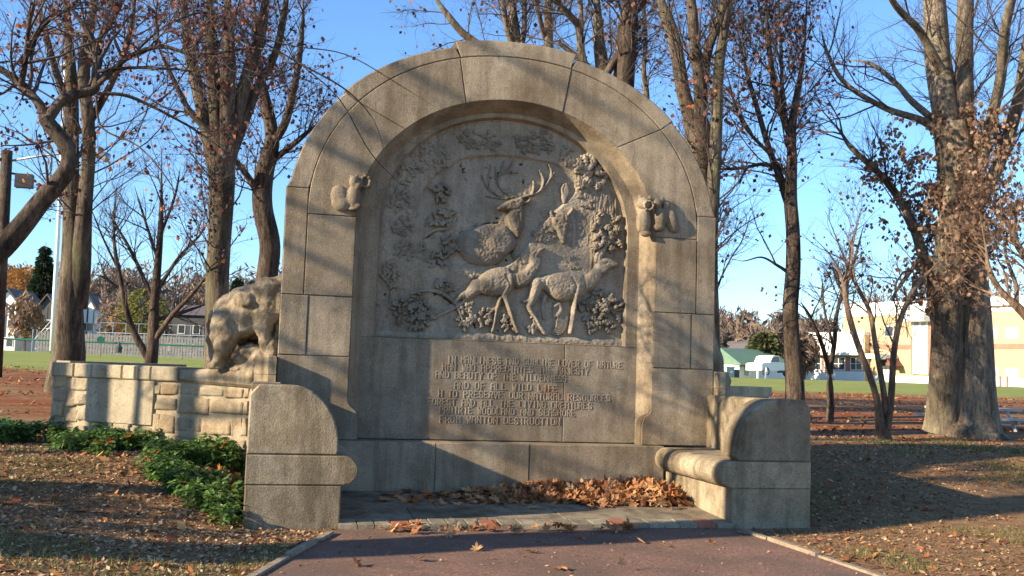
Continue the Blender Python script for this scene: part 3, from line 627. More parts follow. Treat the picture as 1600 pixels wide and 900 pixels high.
def rub(s0, s1, z0, z1, out, mat, name='stone', rough=.036, g=.007, skew=.009):
    nx_, nz_ = 8, 6; r = random
    c = np.array([(s0+g, z0+g), (s1-g, z0+g), (s1-g, z1-g), (s0+g, z1-g)])+np.array([[r.uniform(-skew, skew), r.uniform(-skew, skew)] for _ in range(4)])
    V = []; sd = r.randint(0, 999); UU = [0, .035, .12, .3, .5, .7, .88, .965, 1]; VV = [0, .05, .2, .5, .8, .95, 1]
    for j in range(nz_+1):
        for i in range(nx_+1):
            u, v = UU[i], VV[j]; p = (c[0]*(1-u)+c[1]*u)*(1-v)+(c[3]*(1-u)+c[2]*u)*v
            ed = min(u, 1-u, v, 1-v); bul = out if ed > 0 else -.03
            if ed > 0: bul = out*.75+out*.3*min(1, ed*7)+rough*(float(vnoise(np.array(p[0]*7+sd), np.array(p[1]*7+3), 1., sd))-.5)+rough*.6*(float(vnoise(np.array(p[0]*19+sd), np.array(p[1]*19+3), 1., sd+1))-.5)
            cc = p
            if ed == 0 and (u in (0, 1)) and (v in (0, 1)): cc = p*.9+c.mean(0)*.1
            V.append(wall_pt(cc[0], cc[1], bul))
    F = [(j*(nx_+1)+i+1, j*(nx_+1)+i, (j+1)*(nx_+1)+i, (j+1)*(nx_+1)+i+1) for j in range(nz_) for i in range(nx_)]
    return MB().poly(V, F).build(name, mat, wl, True)
RUB = [(800, 268, 857, 345), (857, 258, 972, 348), (972, 275, 1112, 350), (1116, 278, 1288, 356), (1290, 285, 1425, 372), (1427, 285, 1470, 372),
       (803, 350, 962, 460), (966, 350, 1188, 488), (1190, 372, 1425, 488), (1427, 376, 1470, 488), (803, 465, 842, 620), (842, 468, 942, 620), (944, 492, 1130, 610), (1133, 492, 1340, 636), (1342, 492, 1412, 640), (1414, 492, 1470, 640),
       (640, 560, 720, 640), (722, 560, 800, 640), (802, 622, 930, 720), (930, 614, 1082, 720), (1084, 640, 1280, 740), (1282, 642, 1470, 745), (345, 520, 430, 600), (432, 522, 520, 610), (522, 528, 640, 620),
       (112, 182, 205, 295), (205, 190, 262, 320), (240, 205, 345, 322), (112, 298, 200, 395), (203, 322, 262, 430), (262, 325, 342, 420), (112, 398, 178, 500), (180, 432, 270, 540), (272, 424, 342, 525), (112, 502, 200, 590), (202, 540, 342, 600), (350, 602, 520, 680), (522, 615, 700, 690), (702, 645, 800, 720)]
for i, (a, b, c, d) in enumerate(RUB):
    (s0, z1), (s1, z0) = zw(a, b), zw(c, d); s0, s1 = min(s0, s1), max(s0, s1); s1 = min(s1, LW); s0 = max(s0, 0)
    if s1-s0 > .03: rub(s0, s1, z0, z1, random.uniform(.008, .022), M['rubble'] if i % 3 else M['rubble2'])
(s0, z1), (s1, z0) = zw(350, 232), zw(797, 548)
P = np.array([(min(s0, s1), z0-.01), (max(s0, s1), z0-.01), (max(s0, s1), z1+.01), (min(s0, s1), z1+.01)])
def wall_prism(P, f0, f1, b, name, mat, par):
    P = np.asarray(P, float); P = P if area(P) > 0 else P[::-1]; I = inset(P, b); n = len(P)
    V = [wall_pt(*p, f0) for p in I]+[wall_pt(*p, f0-b) for p in P]+[wall_pt(*p, f1) for p in P]
    F = [tuple(range(n))[::-1]]+[(i, (i+1) % n, (i+1) % n+n, i+n) for i in range(n)]+[(i+n, (i+1) % n+n, (i+1) % n+2*n, i+2*n) for i in range(n)]+[tuple(range(2*n, 3*n))]
    return MB().poly(V, F).build(name, mat, par)
pq = wall_prism(P, .03, -.03, .006, 'plaque', M['coping'], wl); pq['label'] = 'smooth worn dedication slab set among the rough stones'
cs = [zw(x, 150)[0] for x in (985, 800, 692, 600, 388, 265, 108)]
for a, b in zip(cs[:-1], cs[1:]):
    a, b = max(0, a), min(LW, b)
    wall_prism([(a+.004, 1.215), (b-.004, 1.215), (b-.004, 1.375+random.uniform(-.006, .006)), (a+.004, 1.375)], .045, -.42, .014, 'coping', M['coping'], wl)
# carved ledge under the bear and its sloping end by the pier
s_b = zw(985, 150)[0]
wall_prism([(-.28, 1.17), (s_b-.01, 1.215), (s_b-.01, 1.345), (s_b*.55, 1.37), (s_b*.3, 1.37), (-.05, 1.4), (-.28, 1.5)], .05, -.5, .03, 'coping', M['bear'], wl)
# return of the wall behind, in shade
def low_wall(A, B, lab, top=1.40, th=.4):
    A, B = np.array(A), np.array(B); d = (B-A)/np.linalg.norm(B-A); nn = np.array([d[1], -d[0]]); t = thing('stone_wall', (*((A+B)/2), .3), lab, 'wall')
    MB().obox((*A, 0), (*(B-A), 0), (*(-nn*th), 0), (0, 0, top-.13)).build('wall_core', M['rubble2'], t)
    Ln = np.linalg.norm(B-A); k = max(2, int(Ln/.9))
    for i in range(k):
        a = A+d*(Ln*i/k+.004)+nn*.05; MB().obox((*a, top-.13), (*(d*(Ln/k-.008)), 0), (*(-nn*(th+.1)), 0), (0, 0, .13)).build('coping', M['coping'], t)
    return t
low_wall((-5.05, 2.5), (-3.72, 3.25), 'dark shaded return of the low stone wall behind the sunlit rubble wall', 1.40)
low_wall((2.75, .75), (4.02, 1.55), 'dark shaded low stone wall with pale coping behind the bench near the leaf pile', 1.36)

# ------------------------------------------------------------------ bear group and the hidden sculpture opposite
def K(x, y, rx, ry, D=11.15, rd=None, rot=(0, 0, 0)):
    k = D/FPX; return (atD(x, y, D), (rx*k, (rd if rd else (rx+ry)/2)*k, ry*k), rot)
def KC(x0, y0, x1, y1, r0, r1, D=11.15, D1_=None):
    k = D/FPX; return chain(atD(x0, y0, D), atD(x1, y1, D1_ or D), r0*k, r1*k, 7)
br = thing('bear_sculpture', tuple(atD(385, 572, 11.2)), 'pale stone bear standing over a cub on the low wall by the memorial', 'sculpture')
bo = blobs('bear_body', [K(370, 500, 33, 38), K(392, 486, 42, 42), K(425, 474, 44, 42), K(452, 470, 42, 42), K(396, 506, 38, 24), K(360, 486, 26, 28), K(352, 512, 20, 34, 11.0), K(350, 535, 18, 26, 10.95), K(343, 515, 14, 34, 11.0)]
      + KC(356, 520, 348, 552, 19, 13, 10.95) + KC(348, 552, 340, 566, 13, 10, 10.95) + KC(343, 568, 332, 571, 9, 6, 10.95) + KC(336, 495, 333, 530, 11, 11, 11.3) + KC(333, 530, 337, 568, 10, 8, 11.3)
      + KC(412, 490, 414, 520, 18, 14, 10.95) + KC(414, 520, 417, 555, 13, 10, 10.95) + KC(436, 500, 432, 550, 15, 11, 11.2) + [K(385, 470, 22, 16, 10.95), K(420, 452, 26, 18, 11.0), K(384, 515, 20, 11, 11.0), K(378, 545, 30, 40, 11.5), K(405, 550, 30, 40, 11.5)], M['bear'], br, .016, 2)
cbo = blobs('bear_cub', [K(384, 552, 14, 10, 10.95, 10, (0, .5, 0)), K(371, 561, 9, 7, 10.95), K(398, 547, 17, 11, 11.0), K(410, 560, 22, 18, 11.0), K(425, 548, 16, 26, 11.0), K(392, 540, 4, 5, 10.95), K(400, 574, 26, 13, 11.0), K(378, 577, 22, 9, 11.0), K(433, 520, 9, 32, 11.1), K(431, 560, 16, 26, 11.1), K(396, 590, 14, 18, 10.9)], M['bear'], br, .014, 2)
tx = bpy.data.textures.new('carving_roughness', 'CLOUDS'); tx.noise_scale = .13; tx.noise_depth = 3
for o_ in (bo, cbo): dm_ = o_.modifiers.new('rough', 'DISPLACE'); dm_.texture = tx; dm_.texture_coords = 'GLOBAL'; dm_.strength = .07; dm_.mid_level = .5
b2_ = blobs('animal_sculpture', [(np.array([2.86, .95, 1.62]), (.2, .22, .3)), (np.array([2.78, .95, 1.85]), (.2, .2, .24)), (np.array([2.72, .95, 2.0]), (.15, .16, .15)), (np.array([2.95, .9, 1.42]), (.18, .25, .14)), (np.array([2.7, .95, 1.4]), (.35, .3, .2))], M['bear'], None, .025, 4)
tag(b2_, 'dark rounded stone animal mostly hidden behind the right pier of the memorial', 'sculpture')

# ------------------------------------------------------------------ leaves
def leaf_outline(seed):
    r = random.Random(seed); pts = []
    lob = [(-150, .62), (-95, .85), (-48, .95), (0, 1.1), (48, .95), (95, .85), (150, .62)]
    for i, (a, R_) in enumerate(lob):
        a += r.uniform(-7, 7); R_ *= r.uniform(.85, 1.1); pts += [(a-15, R_*.72), (a-7, R_*.83), (a, R_), (a+7, R_*.83), (a+15, R_*.72)]
        if i < 6: b = (a+lob[i+1][0])/2; pts.append((b, .42*r.uniform(.85, 1.15)))
    return [(R_*math.sin(math.radians(a)), R_*math.cos(math.radians(a))) for a, R_ in pts]
def leaf_mesh(seed):
    r = random.Random(seed); P = leaf_outline(seed); k1, k2, k3 = r.uniform(-.35, .5), r.uniform(-.3, .55), r.uniform(-.5, .5); fr = r.uniform(3, 6); ph = r.uniform(0, 6)
    Z = lambda x, y: .5*(k1*x*x+k2*y*y+k3*x*y)+.1*math.sin(fr*x+ph)*math.cos(fr*y)
    V = [(0, -.05, Z(0, 0)-.05)]+[(x*.5, y*.5, Z(x, y)*.5) for x, y in P]+[(x, y, Z(x, y)) for x, y in P]; n = len(P); F = []
    for i in range(n-1): F += [(0, 1+i+1, 1+i), (1+i, 1+i+1, 1+n+i+1, 1+n+i)]
    m = len(V); V += [(-.02, -.1, -.03), (.02, -.1, -.03), (.015, -.75, .1), (-.015, -.75, .1)]; F.append((m, m+1, m+2, m+3))
    me = bpy.data.meshes.new('leaf'); me.from_pydata([(x*.5, y*.5, z*.5) for x, y, z in V], [], F); me.polygons.foreach_set('use_smooth', [True]*len(me.polygons)); me.update(); return me
M['fallen'] = leaf_mat('fallen_maple_leaf', [(0, (.17, .075, .035)), (.25, (.33, .14, .055)), (.5, (.45, .21, .08)), (.75, (.55, .31, .135)), (.92, (.6, .42, .24)), (1, (.5, .15, .04))], .2, .65, True)
LM = [leaf_mesh(i) for i in range(10)]
for me in LM: me.materials.append(M['fallen'])
def leaf(p, size, tilt, label, group, name='fallen_leaf'):
    o = bpy.data.objects.new(name, random.choice(LM)); o.location = p; o.scale = (size, size, size)
    o.rotation_euler = (random.gauss(0, tilt), random.gauss(0, tilt), random.uniform(0, 6.28)); COL.objects.link(o)
    return tag(o, label, 'leaf', group)
# drift of leaves against the base and the bench near the leaf pile
lab_p = 'dry brown leaf lying in the drift against the memorial base'
def pile_h(x, y):
    a = np.exp(-(((x-1.25)/.75)**2+((y+.45)/.42)**2))*.17 + np.exp(-(((x-.3)/.6)**2+((y+.35)/.3)**2))*.09+np.exp(-(((x-1.55)/.3)**2+((y+.7)/.5)**2))*.1
    return a*.78
cnt = 0
while cnt < 235:
    x, y = random.uniform(-1.4, 1.82), random.uniform(-1.2, -.14); h = pile_h(x, y)
    if random.random() > min(1, .09+h*9) or (x < -.1 and random.random() < .3): continue
    if y > -.2: y -= .04
    z = fz(y)+.02+h*random.uniform(.75, 1.02); leaf((x, y, z), random.triangular(.08, .24, .14), .2+min(.6, h*5), lab_p, 'leaves drifted against the memorial base'); cnt += 1
V = []; Q = []; tint = []
def leaf_np(seed):
    P = np.array(leaf_outline(seed)); n = len(P); r = np.random.default_rng(seed); k = r.uniform(-.4, .5, 3)
    z = .5*(k[0]*P[:, 0]**2+k[1]*P[:, 1]**2+k[2]*P[:, 0]*P[:, 1]); V = np.vstack([[0, 0, 0], np.column_stack([P, z])])*.5
    return V, np.array([(0, i+2, i+1) for i in range(n-1)])
LNP = [leaf_np(i) for i in range(6)]
def rotm(ax, ay, az):
    cx, sx, cy, sy, cz_, sz = math.cos(ax), math.sin(ax), math.cos(ay), math.sin(ay), math.cos(az), math.sin(az)
    return np.array([[cz_, -sz, 0], [sz, cz_, 0], [0, 0, 1]]) @ np.array([[cy, 0, sy], [0, 1, 0], [-sy, 0, cy]]) @ np.array([[1, 0, 0], [0, cx, -sx], [0, sx, cx]])
def leaf_mass(spots, name, mat, label, group=None):
    V = []; T = []; tint = []; n = 0
    for (p, s, tilt) in spots:
        v, t = random.choice(LNP); R_ = rotm(random.gauss(0, tilt), random.gauss(0, tilt), random.uniform(0, 6.28))
        V.append(v*s @ R_.T+np.array(p)); T.append(t+n); n += len(v); tint += [random.random()]*len(t)
    return tag(add(name, mesh_np(name, np.vstack(V), None, np.vstack(T), tint), mat), label, 'leaves', group, 'stuff')
M['fallen_t'] = leaf_mat('fallen_leaf_mass', [(0, (.13, .055, .028)), (.35, (.31, .13, .05)), (.65, (.44, .21, .085)), (.9, (.55, .34, .17)), (1, (.46, .14, .04))], .2, .7)
sp = []
for _ in range(260):
    x, y = random.triangular(-1.5, 1.2, -.3), random.uniform(-.9, -.16); sp.append(((x, y, fz(y)+random.uniform(.008, .03)), random.uniform(.07, .18), .3))
for _ in range(900):
    x, y = random.uniform(-.4, 1.82), random.uniform(-1.0, -.16); h = float(pile_h(x, y))
    if h > .02: sp.append(((x, y, fz(y)+.01+h*random.uniform(.1, .95)), random.uniform(.12, .22), .7))
leaf_mass(sp, 'leaf_drift', M['fallen_t'], 'heaped dry brown leaves in the corner between memorial base and bench')
# leaves along the foot of the kerb and on the path
lab_k = 'orange brown leaf caught along the kerb of the paved floor'; lab_r = 'dry leaf lying alone on the red path'
for _ in range(46):
    x = random.triangular(-1.75, 1.2, -1.1); leaf((x, -1.93-abs(random.gauss(0, .13)), .03+random.uniform(0, .05)), random.uniform(.10, .2), .45, lab_k, 'leaves along the kerb')
for px, py in ((875, 887), (830, 862), (1160, 832), (1110, 848), (968, 888), (650, 872), (745, 858), (700, 836), (1000, 845), (470, 846), (370, 896), (905, 838), (1040, 852), (560, 880)):
    p = atZ(px, py, .03); leaf((p[0], p[1], .035), random.uniform(.12, .19), .3, lab_r, 'single leaves on the path')
up = [o for o in COL.objects if o.name.startswith('fallen_leaf')][-10]; up.rotation_euler = (1.2, .3, .4); up.location.z += .04
for px, py, z in ((240, 803, .02), (105, 806, .02), (60, 690, .25), (330, 815, .05), (1325, 880, .03), (1450, 800, .1)):
    p = atZ(px, py, z); leaf((p[0], p[1], z+.03), random.uniform(.13, .2), .3, 'dry leaf lying on the bare mulch beside the plants' if px < 800 else 'dry leaf lying on worn grass beside the shaded ground', 'single leaves on the mulch' if px < 800 else 'single leaves on the worn grass')

# ------------------------------------------------------------------ ground cover plants
M['pachy'] = leaf_mat('ground_cover_leaf', [(0, (.05, .10, .02)), (.5, (.10, .19, .045)), (.85, (.17, .27, .07)), (1, (.28, .33, .10))], .3, .36)
def inpoly(P, x, y):
    c = False; n = len(P)
    for i in range(n):
        (ax, ay), (bx, by) = P[i], P[(i+1) % n]
        if (ay > y) != (by > y) and x < (bx-ax)*(y-ay)/(by-ay)+ax: c = not c
    return c
bed_px = [(190, 702), (230, 735), (262, 765), (310, 805), (335, 832), (378, 832), (380, 690), (250, 686), (185, 672), (120, 668), (60, 668), (-20, 650), (-20, 700), (80, 698), (150, 700)]
BED = [(-2.86, -1.95), (-2.97, -1.92), (-3.2, -1.5), (-3.55, -.8), (-3.85, -.35), (-4.35, .3), (-4.9, .95), (-5.5, 1.25), (-6.4, 1.7), (-7.6, 2.4), (-7.2, 3.6), (-5.6, 2.7), (-5.15, 1.98), (-4.0, 1.16), (-3.3, .66), (-2.76, .28), (-2.76, -1.8)]
bx = np.array(BED); cen = []
while len(cen) < 1450:
    x, y = random.uniform(bx[:, 0].min(), -2.74), random.uniform(bx[:, 1].min(), bx[:, 1].max())
    if inpoly(BED, x, y) and float(vnoise(np.array(x+30.), np.array(y+30.), .42, 21)) > (.47 if x < -3.0 else .36): cen.append((x, y))
cen = np.array(cen); wdist = np.abs((cen-W0) @ WN); hgt = .05+.1*vnoise(cen[:, 0]+50, cen[:, 1]+50, .5, 2)+.05*rng.random(len(cen))+.06*np.exp(-wdist/.3); cz0 = gz(cen[:, 0], cen[:, 1])
Vs, Qs, tn = [], [], []
nl = 12
C_ = np.repeat(np.column_stack([cen, cz0+hgt]), nl, 0)-np.column_stack([np.zeros((len(cen)*nl, 2)), np.tile(np.r_[np.zeros(7), [.3, .4, .5, .62, .75]], len(cen))*np.repeat(hgt, nl)])+rng.normal(0, .012, (len(cen)*nl, 3))*np.array([1, 1, 2.2])
az = rng.uniform(0, 2*np.pi, len(C_)); el = rng.normal(-.05, .38, len(C_)); ln = rng.uniform(.055, .095, len(C_)); wd = ln*rng.uniform(.26, .36, len(C_))
d = np.stack([np.cos(az)*np.cos(el), np.sin(az)*np.cos(el), np.sin(el)], 1); sd_ = np.stack([-np.sin(az), np.cos(az), rng.normal(0, .25, len(az))], 1); nn = np.cross(d, sd_)
Lf = lambda t, s_, z: C_+d*(ln*t)[:, None]+sd_*(wd*s_)[:, None]+nn*(ln*z)[:, None]
PV = np.stack([Lf(.05, 0, 0), Lf(.5, -.75, .08), Lf(.8, -.8, .02), Lf(1.05, 0, -.12), Lf(.8, .8, .02), Lf(.5, .75, .08), Lf(.6, 0, 0)], 1)
ix = np.arange(len(C_))[:, None]*7
F4 = np.concatenate([ix+np.array([0, 6, 2, 1])[None], ix+np.array([6, 3, 2, 2])[None]*0+ix*0], 0) if False else np.concatenate([ix+np.array([0, 1, 2, 6]), ix+np.array([6, 2, 3, 4]), ix+np.array([0, 6, 4, 5])], 0)
tn = np.tile(np.clip(np.repeat(rng.random(len(cen)), nl)*.5+rng.random(len(C_))*.5, 0, 1), 3)
o = add('ground_cover', mesh_np('ground_cover', PV.reshape(-1, 3), F4, None, tn), M['pachy']); tag(o, 'glossy green low ground cover growing along the rubble wall', 'ground cover', None, 'stuff')
M['stem'] = plain('green_stem', (.09, .12, .04), .7)
st_ = np.stack([np.column_stack([cen, cz0-.02]), np.column_stack([cen+rng.normal(0, .01, cen.shape), cz0+hgt])], 1)
V_, Q_ = tubes(st_, np.full((len(cen), 2), .003), 3); add('stems', mesh_np('stems', V_, Q_), M['stem'], o)
M['bright_leaf'] = leaf_mat('orange_leaf', [(0, (.55, .13, .02)), (.5, (.62, .2, .03)), (1, (.4, .16, .06))], .35, .6, True)
for k, (px, py, sz) in enumerate(((347, 703, .17), (372, 715, .12), (338, 735, .13), (366, 735, .14), (360, 768, .16), (285, 765, .12), (240, 712, .12), (192, 712, .14), (200, 690, .16), (330, 700, .1), (150, 700, .17), (232, 725, .14), (310, 760, .1), (178, 725, .12), (40, 672, .15), (110, 690, .15), (175, 690, .14))):
    vv = np.column_stack([cen, cz0+hgt])-CAM; dq = vv @ _f; k_ = int(np.argmin(np.hypot(800+FPX*(vv @ _r)/dq-px, 450-FPX*(vv @ _u)/dq-py)))
    o2 = leaf((cen[k_, 0], cen[k_, 1], cz0[k_]+hgt[k_]+.035), sz, .55, 'bright orange leaf caught on top of the green ground cover', 'orange leaves on the ground cover')
    o2.data = LM[k % 10].copy(); o2.data.materials.clear(); o2.data.materials.append(M['bright_leaf'])

# ------------------------------------------------------------------ litter on the ground near the viewer
def chips(n, fx, fy, keep, size, name, stops, label, cat, lift=.006, tilt=.35):
    x = fx(n); y = fy(n); k = keep(x, y); x, y = x[k], y[k]; m = len(x); s_ = size[0]+(size[1]-size[0])*rng.random(m)**2.2; a = rng.uniform(0, 6.28, m); el = rng.normal(0, tilt, m)
    d = np.stack([np.cos(a)*np.cos(el), np.sin(a)*np.cos(el), np.sin(el)], 1); q = np.stack([-np.sin(a), np.cos(a), rng.normal(0, tilt, m)], 1); asp = rng.uniform(.25, .75, m)
    c = np.stack([x, y, gz(x, y)+lift+np.abs(np.sin(el))*s_*.5], 1)
    V = np.stack([c-d*s_[:, None], c+q*(s_*asp)[:, None]+[0, 0, .003], c+d*s_[:, None], c-q*(s_*asp)[:, None]], 1).reshape(-1, 3)
    o = add(name, mesh_np(name, V, np.arange(m)[:, None]*4+np.arange(4)[None], None, rng.random(m)), leaf_mat(name+'_mat', stops, .1, .8)); return tag(o, label, cat, None, 'stuff')
off_path = lambda x, y: ((y > -1.95) | (x < np.interp(-y, -pe_l[:, 1], pe_l[:, 0])-.06) | (x > np.interp(-y, -pe_r[:, 1], pe_r[:, 0])+.06)) & ~((x > -2.75) & (x < 2.75) & (y > -1.87) & (y < 1.0))
WOOD = [(0, (.12, .06, .03)), (.4, (.33, .185, .09)), (.75, (.52, .33, .165)), (1, (.68, .5, .3))]
chips(52000, lambda n: rng.uniform(-7, -1.9, n), lambda n: rng.uniform(-5.2, 1.6, n), lambda x, y: off_path(x, y) & (x < -1.7), (.006, .03), 'wood_chips', WOOD, 'pale wood chip mulch covering the ground left of the memorial', 'mulch')
DK = [(0, (.10, .05, .028)), (.5, (.28, .145, .07)), (.8, (.44, .25, .12)), (1, (.56, .38, .21))]
chips(60000, lambda n: rng.uniform(1.8, 10, n), lambda n: rng.uniform(-5, 6, n), lambda x, y: off_path(x, y), (.006, .03), 'ground_litter', DK, 'dark crumbled leaf litter on the bare ground right of the bench', 'litter')
RED = [(0, (.16, .04, .02)), (.4, (.36, .11, .035)), (.75, (.5, .2, .06)), (1, (.6, .36, .14))]
fld = lambda x, y: vnoise(x*.5+40, y*1.6+40, 1.1, 6) > .47
chips(22000, lambda n: rng.uniform(-22, 26, n), lambda n: rng.uniform(4.5, 24, n), lambda x, y: fld(x, y) & ((x > 3) | (x < -4.5)), (.035, .085), 'fallen_leaves', RED, 'carpet of red brown fallen leaves under the park trees', 'leaves', .01, .4)
chips(900, lambda n: rng.uniform(-2.6, 2.0, n), lambda n: rng.uniform(-5, -1.95, n), lambda x, y: ~off_path(x, y), (.006, .022), 'path_grit', DK, 'crumbs of leaf and bark scattered over the red path', 'litter', .02, .3)
chips(1500, lambda n: rng.uniform(2.2, 10, n), lambda n: rng.uniform(-5, 6, n), off_path, (.018, .055), 'leaf_scraps', RED, 'scattered red brown leaf scraps on the ground right of the bench', 'leaves', .01, .4)
chips(700, lambda n: rng.uniform(-7, -2.2, n), lambda n: rng.uniform(-5, 1.6, n), off_path, (.03, .07), 'leaf_scraps', RED, 'scattered leaf scraps on the mulch left of the bench', 'leaves', .01, .4)
GRS = [(0, (.07, .085, .02)), (.5, (.15, .16, .045)), (1, (.30, .27, .1))]
def grass(n, fx, fy, keep, name, label):
    x = fx(n); y = fy(n); k = keep(x, y); x, y = x[k], y[k]; m = len(x); h = rng.uniform(.025, .07, m); a = rng.uniform(0, 6.28, m); ln = rng.normal(0, .03, (m, 2))
    c = np.stack([x, y, gz(x, y)], 1); wv = np.stack([np.cos(a), np.sin(a), 0*a], 1)*.004
    V = np.stack([c-wv, c+wv, c+np.column_stack([ln, h])], 1).reshape(-1, 3)
    return tag(add(name, mesh_np(name, V, None, np.arange(m)[:, None]*3+np.arange(3)[None], rng.random(m)), leaf_mat(name+'_mat', GRS, .3, .6)), label, 'grass', None, 'stuff')
grass(60000, lambda n: rng.uniform(2.3, 10, n), lambda n: rng.uniform(-5.5, 4.5, n), lambda x, y: off_path(x, y) & (vnoise(x+20, y*1.5+20, .9, 9) > .6) & ((y < -2.2) | (x > 6)), 'grass', 'thin tufts of yellow green grass on the bare ground')
grass(24000, lambda n: rng.uniform(-7, -2.2, n), lambda n: rng.uniform(-5.5, 1.0, n), lambda x, y: off_path(x, y) & (vnoise(x*1.2+20, y*1.6+70, .9, 9)*np.where((x < -4.1) | (y < -2.6), 1.0, .3) > .6), 'grass', 'thin tufts of green grass at the edge of the mulch')
p = atZ(52, 705, .38)
rk = blobs('pebble', [((p[0], p[1], .4), (.05, .04, .03), (.1, .3, .4)), ((p[0]+.03, p[1], .41), (.035, .03, .03))], plain('white_quartz', (.75, .73, .68), .4), None, .012, 1); tag(rk, 'small white stone lying on the mulch by the ground cover', 'stone')

# ------------------------------------------------------------------ trees
M['bark'] = bark_mat('grey_brown_bark', (.075, .058, .043), (.29, .235, .175), (.19, .175, .09))
M['bark_big'] = bark_mat('ridged_bark', (.13, .10, .075), (.44, .36, .27), (.3, .27, .16), .05, .1, 11)
M['bark_dark'] = bark_mat('dark_bark', (.045, .034, .027), (.17, .13, .10))
M['bark_mid'] = bark_mat('brown_grey_bark', (.05, .039, .03), (.2, .16, .12), (.14, .13, .065))
M['bark_red'] = bark_mat('red_brown_bark', (.12, .075, .05), (.36, .25, .175))
M['twig'] = plain('twig_bark', (.075, .055, .045), .85, 0, .3, 6)
LEAFC = {'brown': [(0, (.12, .06, .035)), (.5, (.25, .14, .08)), (1, (.4, .27, .17))],
         'dark': [(0, (.05, .02, .018)), (.6, (.15, .05, .035)), (.9, (.22, .07, .045)), (1, (.5, .15, .025))],
         'orange': [(0, (.09, .035, .02)), (.5, (.3, .09, .025)), (1, (.6, .2, .02))],
         'red': [(0, (.05, .022, .02)), (.6, (.14, .05, .035)), (1, (.26, .1, .05))]}
for k, v in LEAFC.items(): M['lf_'+k] = leaf_mat('dry_leaf_'+k, v, .3, .6)
def resample(P, step):
    d = np.r_[0, np.cumsum(np.linalg.norm(np.diff(P[:, :3], axis=0), axis=1))]; n = max(3, int(d[-1]/step)+1); t = np.linspace(0, d[-1], n)
    return np.column_stack([np.interp(t, d, P[:, i]) for i in range(P.shape[1])])
def big_tube(m, P, n, flute, seed):
    """trunk or limb with uneven girth; P columns x,y,z,r"""
    V, Q = tubes(P[None, :, :3], P[None, :, 3], n); K_ = len(P); th = np.arange(n)*2*math.pi/n; r = np.random.default_rng(seed)
    ph = r.uniform(0, 6.28, 4); s = np.arange(K_)[:, None]
    sc2 = flute*.8; f = 1+sc2*(np.sin(3*th[None]+ph[0]+s*.02)*.5+np.sin(5*th[None]+ph[1]-s*.03)*.35+np.sin(2*th[None]+ph[2]+s*.015)*.4+.25*np.sin(9*th[None]+ph[3]+s*.05))
    C_ = np.repeat(P[:, :3], n, 0); m.append((C_+(V-C_)*f.reshape(-1, 1), Q))
def pack(parts):
    V = []; Q = []; n = 0
    for v, q in parts: V.append(v); Q.append(q+n); n += len(v)
    return np.vstack(V), np.vstack(Q)
def sprout(P, R, M_, ang, Lr, rr, r, K_=5, up=.25, wig=.18, t0=.15, side=None):
    """M_ children along parents P (N,K,3), R (N,K)"""
    Nn, Kp, _ = P.shape; i = r.integers(0, Nn, M_); t = r.uniform(t0, .98, M_)*(Kp-1); a = np.floor(t).astype(int); f = (t-a)[:, None]; b = np.minimum(a+1, Kp-1)
    B = P[i, a]*(1-f)+P[i, b]*f; rad = R[i, a]*(1-f[:, 0])+R[i, b]*f[:, 0]; T = P[i, b]-P[i, a]; T /= np.linalg.norm(T, axis=1, keepdims=True)+1e-9
    X = r.normal(size=(M_, 3)); X -= T*np.sum(X*T, 1, keepdims=True); X /= np.linalg.norm(X, axis=1, keepdims=True)+1e-9
    th = r.uniform(ang[0], ang[1], M_)[:, None]; d = T*np.cos(th)+X*np.sin(th); d[:, 2] += up; d /= np.linalg.norm(d, axis=1, keepdims=True)
    Ln = r.uniform(*Lr, M_)*np.clip(1.25-t/(Kp-1)*.6, .4, 1.2); pts = [B]; st = (Ln/(K_-1))[:, None]
    for k in range(K_-1):
        d = d+r.normal(0, wig, (M_, 3)); d[:, 2] += up*.12; d /= np.linalg.norm(d, axis=1, keepdims=True); pts.append(pts[-1]+d*st)
    C_ = np.stack(pts, 1); r0 = np.minimum(rad*.7, rr[1])*r.uniform(.6, 1, M_); r0 = np.maximum(r0, rr[0])
    return C_, r0[:, None]*np.linspace(1, .35, K_)[None]
def foliage(P, n, size, r, droop=.6, spread=.03, asp=.4):
    Nn, Kp, _ = P.shape; i = r.integers(0, Nn, n); t = r.uniform(.2, 1, n)*(Kp-1); a = np.floor(t).astype(int); f = (t-a)[:, None]; b = np.minimum(a+1, Kp-1)
    B = P[i, a]*(1-f)+P[i, b]*f+r.normal(0, spread, (n, 3)); d = r.normal(size=(n, 3)); d[:, 2] -= droop*2; d /= np.linalg.norm(d, axis=1, keepdims=True)
    s = np.cross(d, r.normal(size=(n, 3))); s /= np.linalg.norm(s, axis=1, keepdims=True)+1e-9; nn = np.cross(d, s); L_ = r.uniform(*size, n)[:, None]
    V = np.stack([B, B+d*L_*.5+s*L_*asp+nn*L_*.12, B+d*L_+nn*L_*.15, B+d*L_*.5-s*L_*asp+nn*L_*.12], 1).reshape(-1, 3)
    return V, np.arange(n)[:, None]*4+np.arange(4)[None], r.random(n)
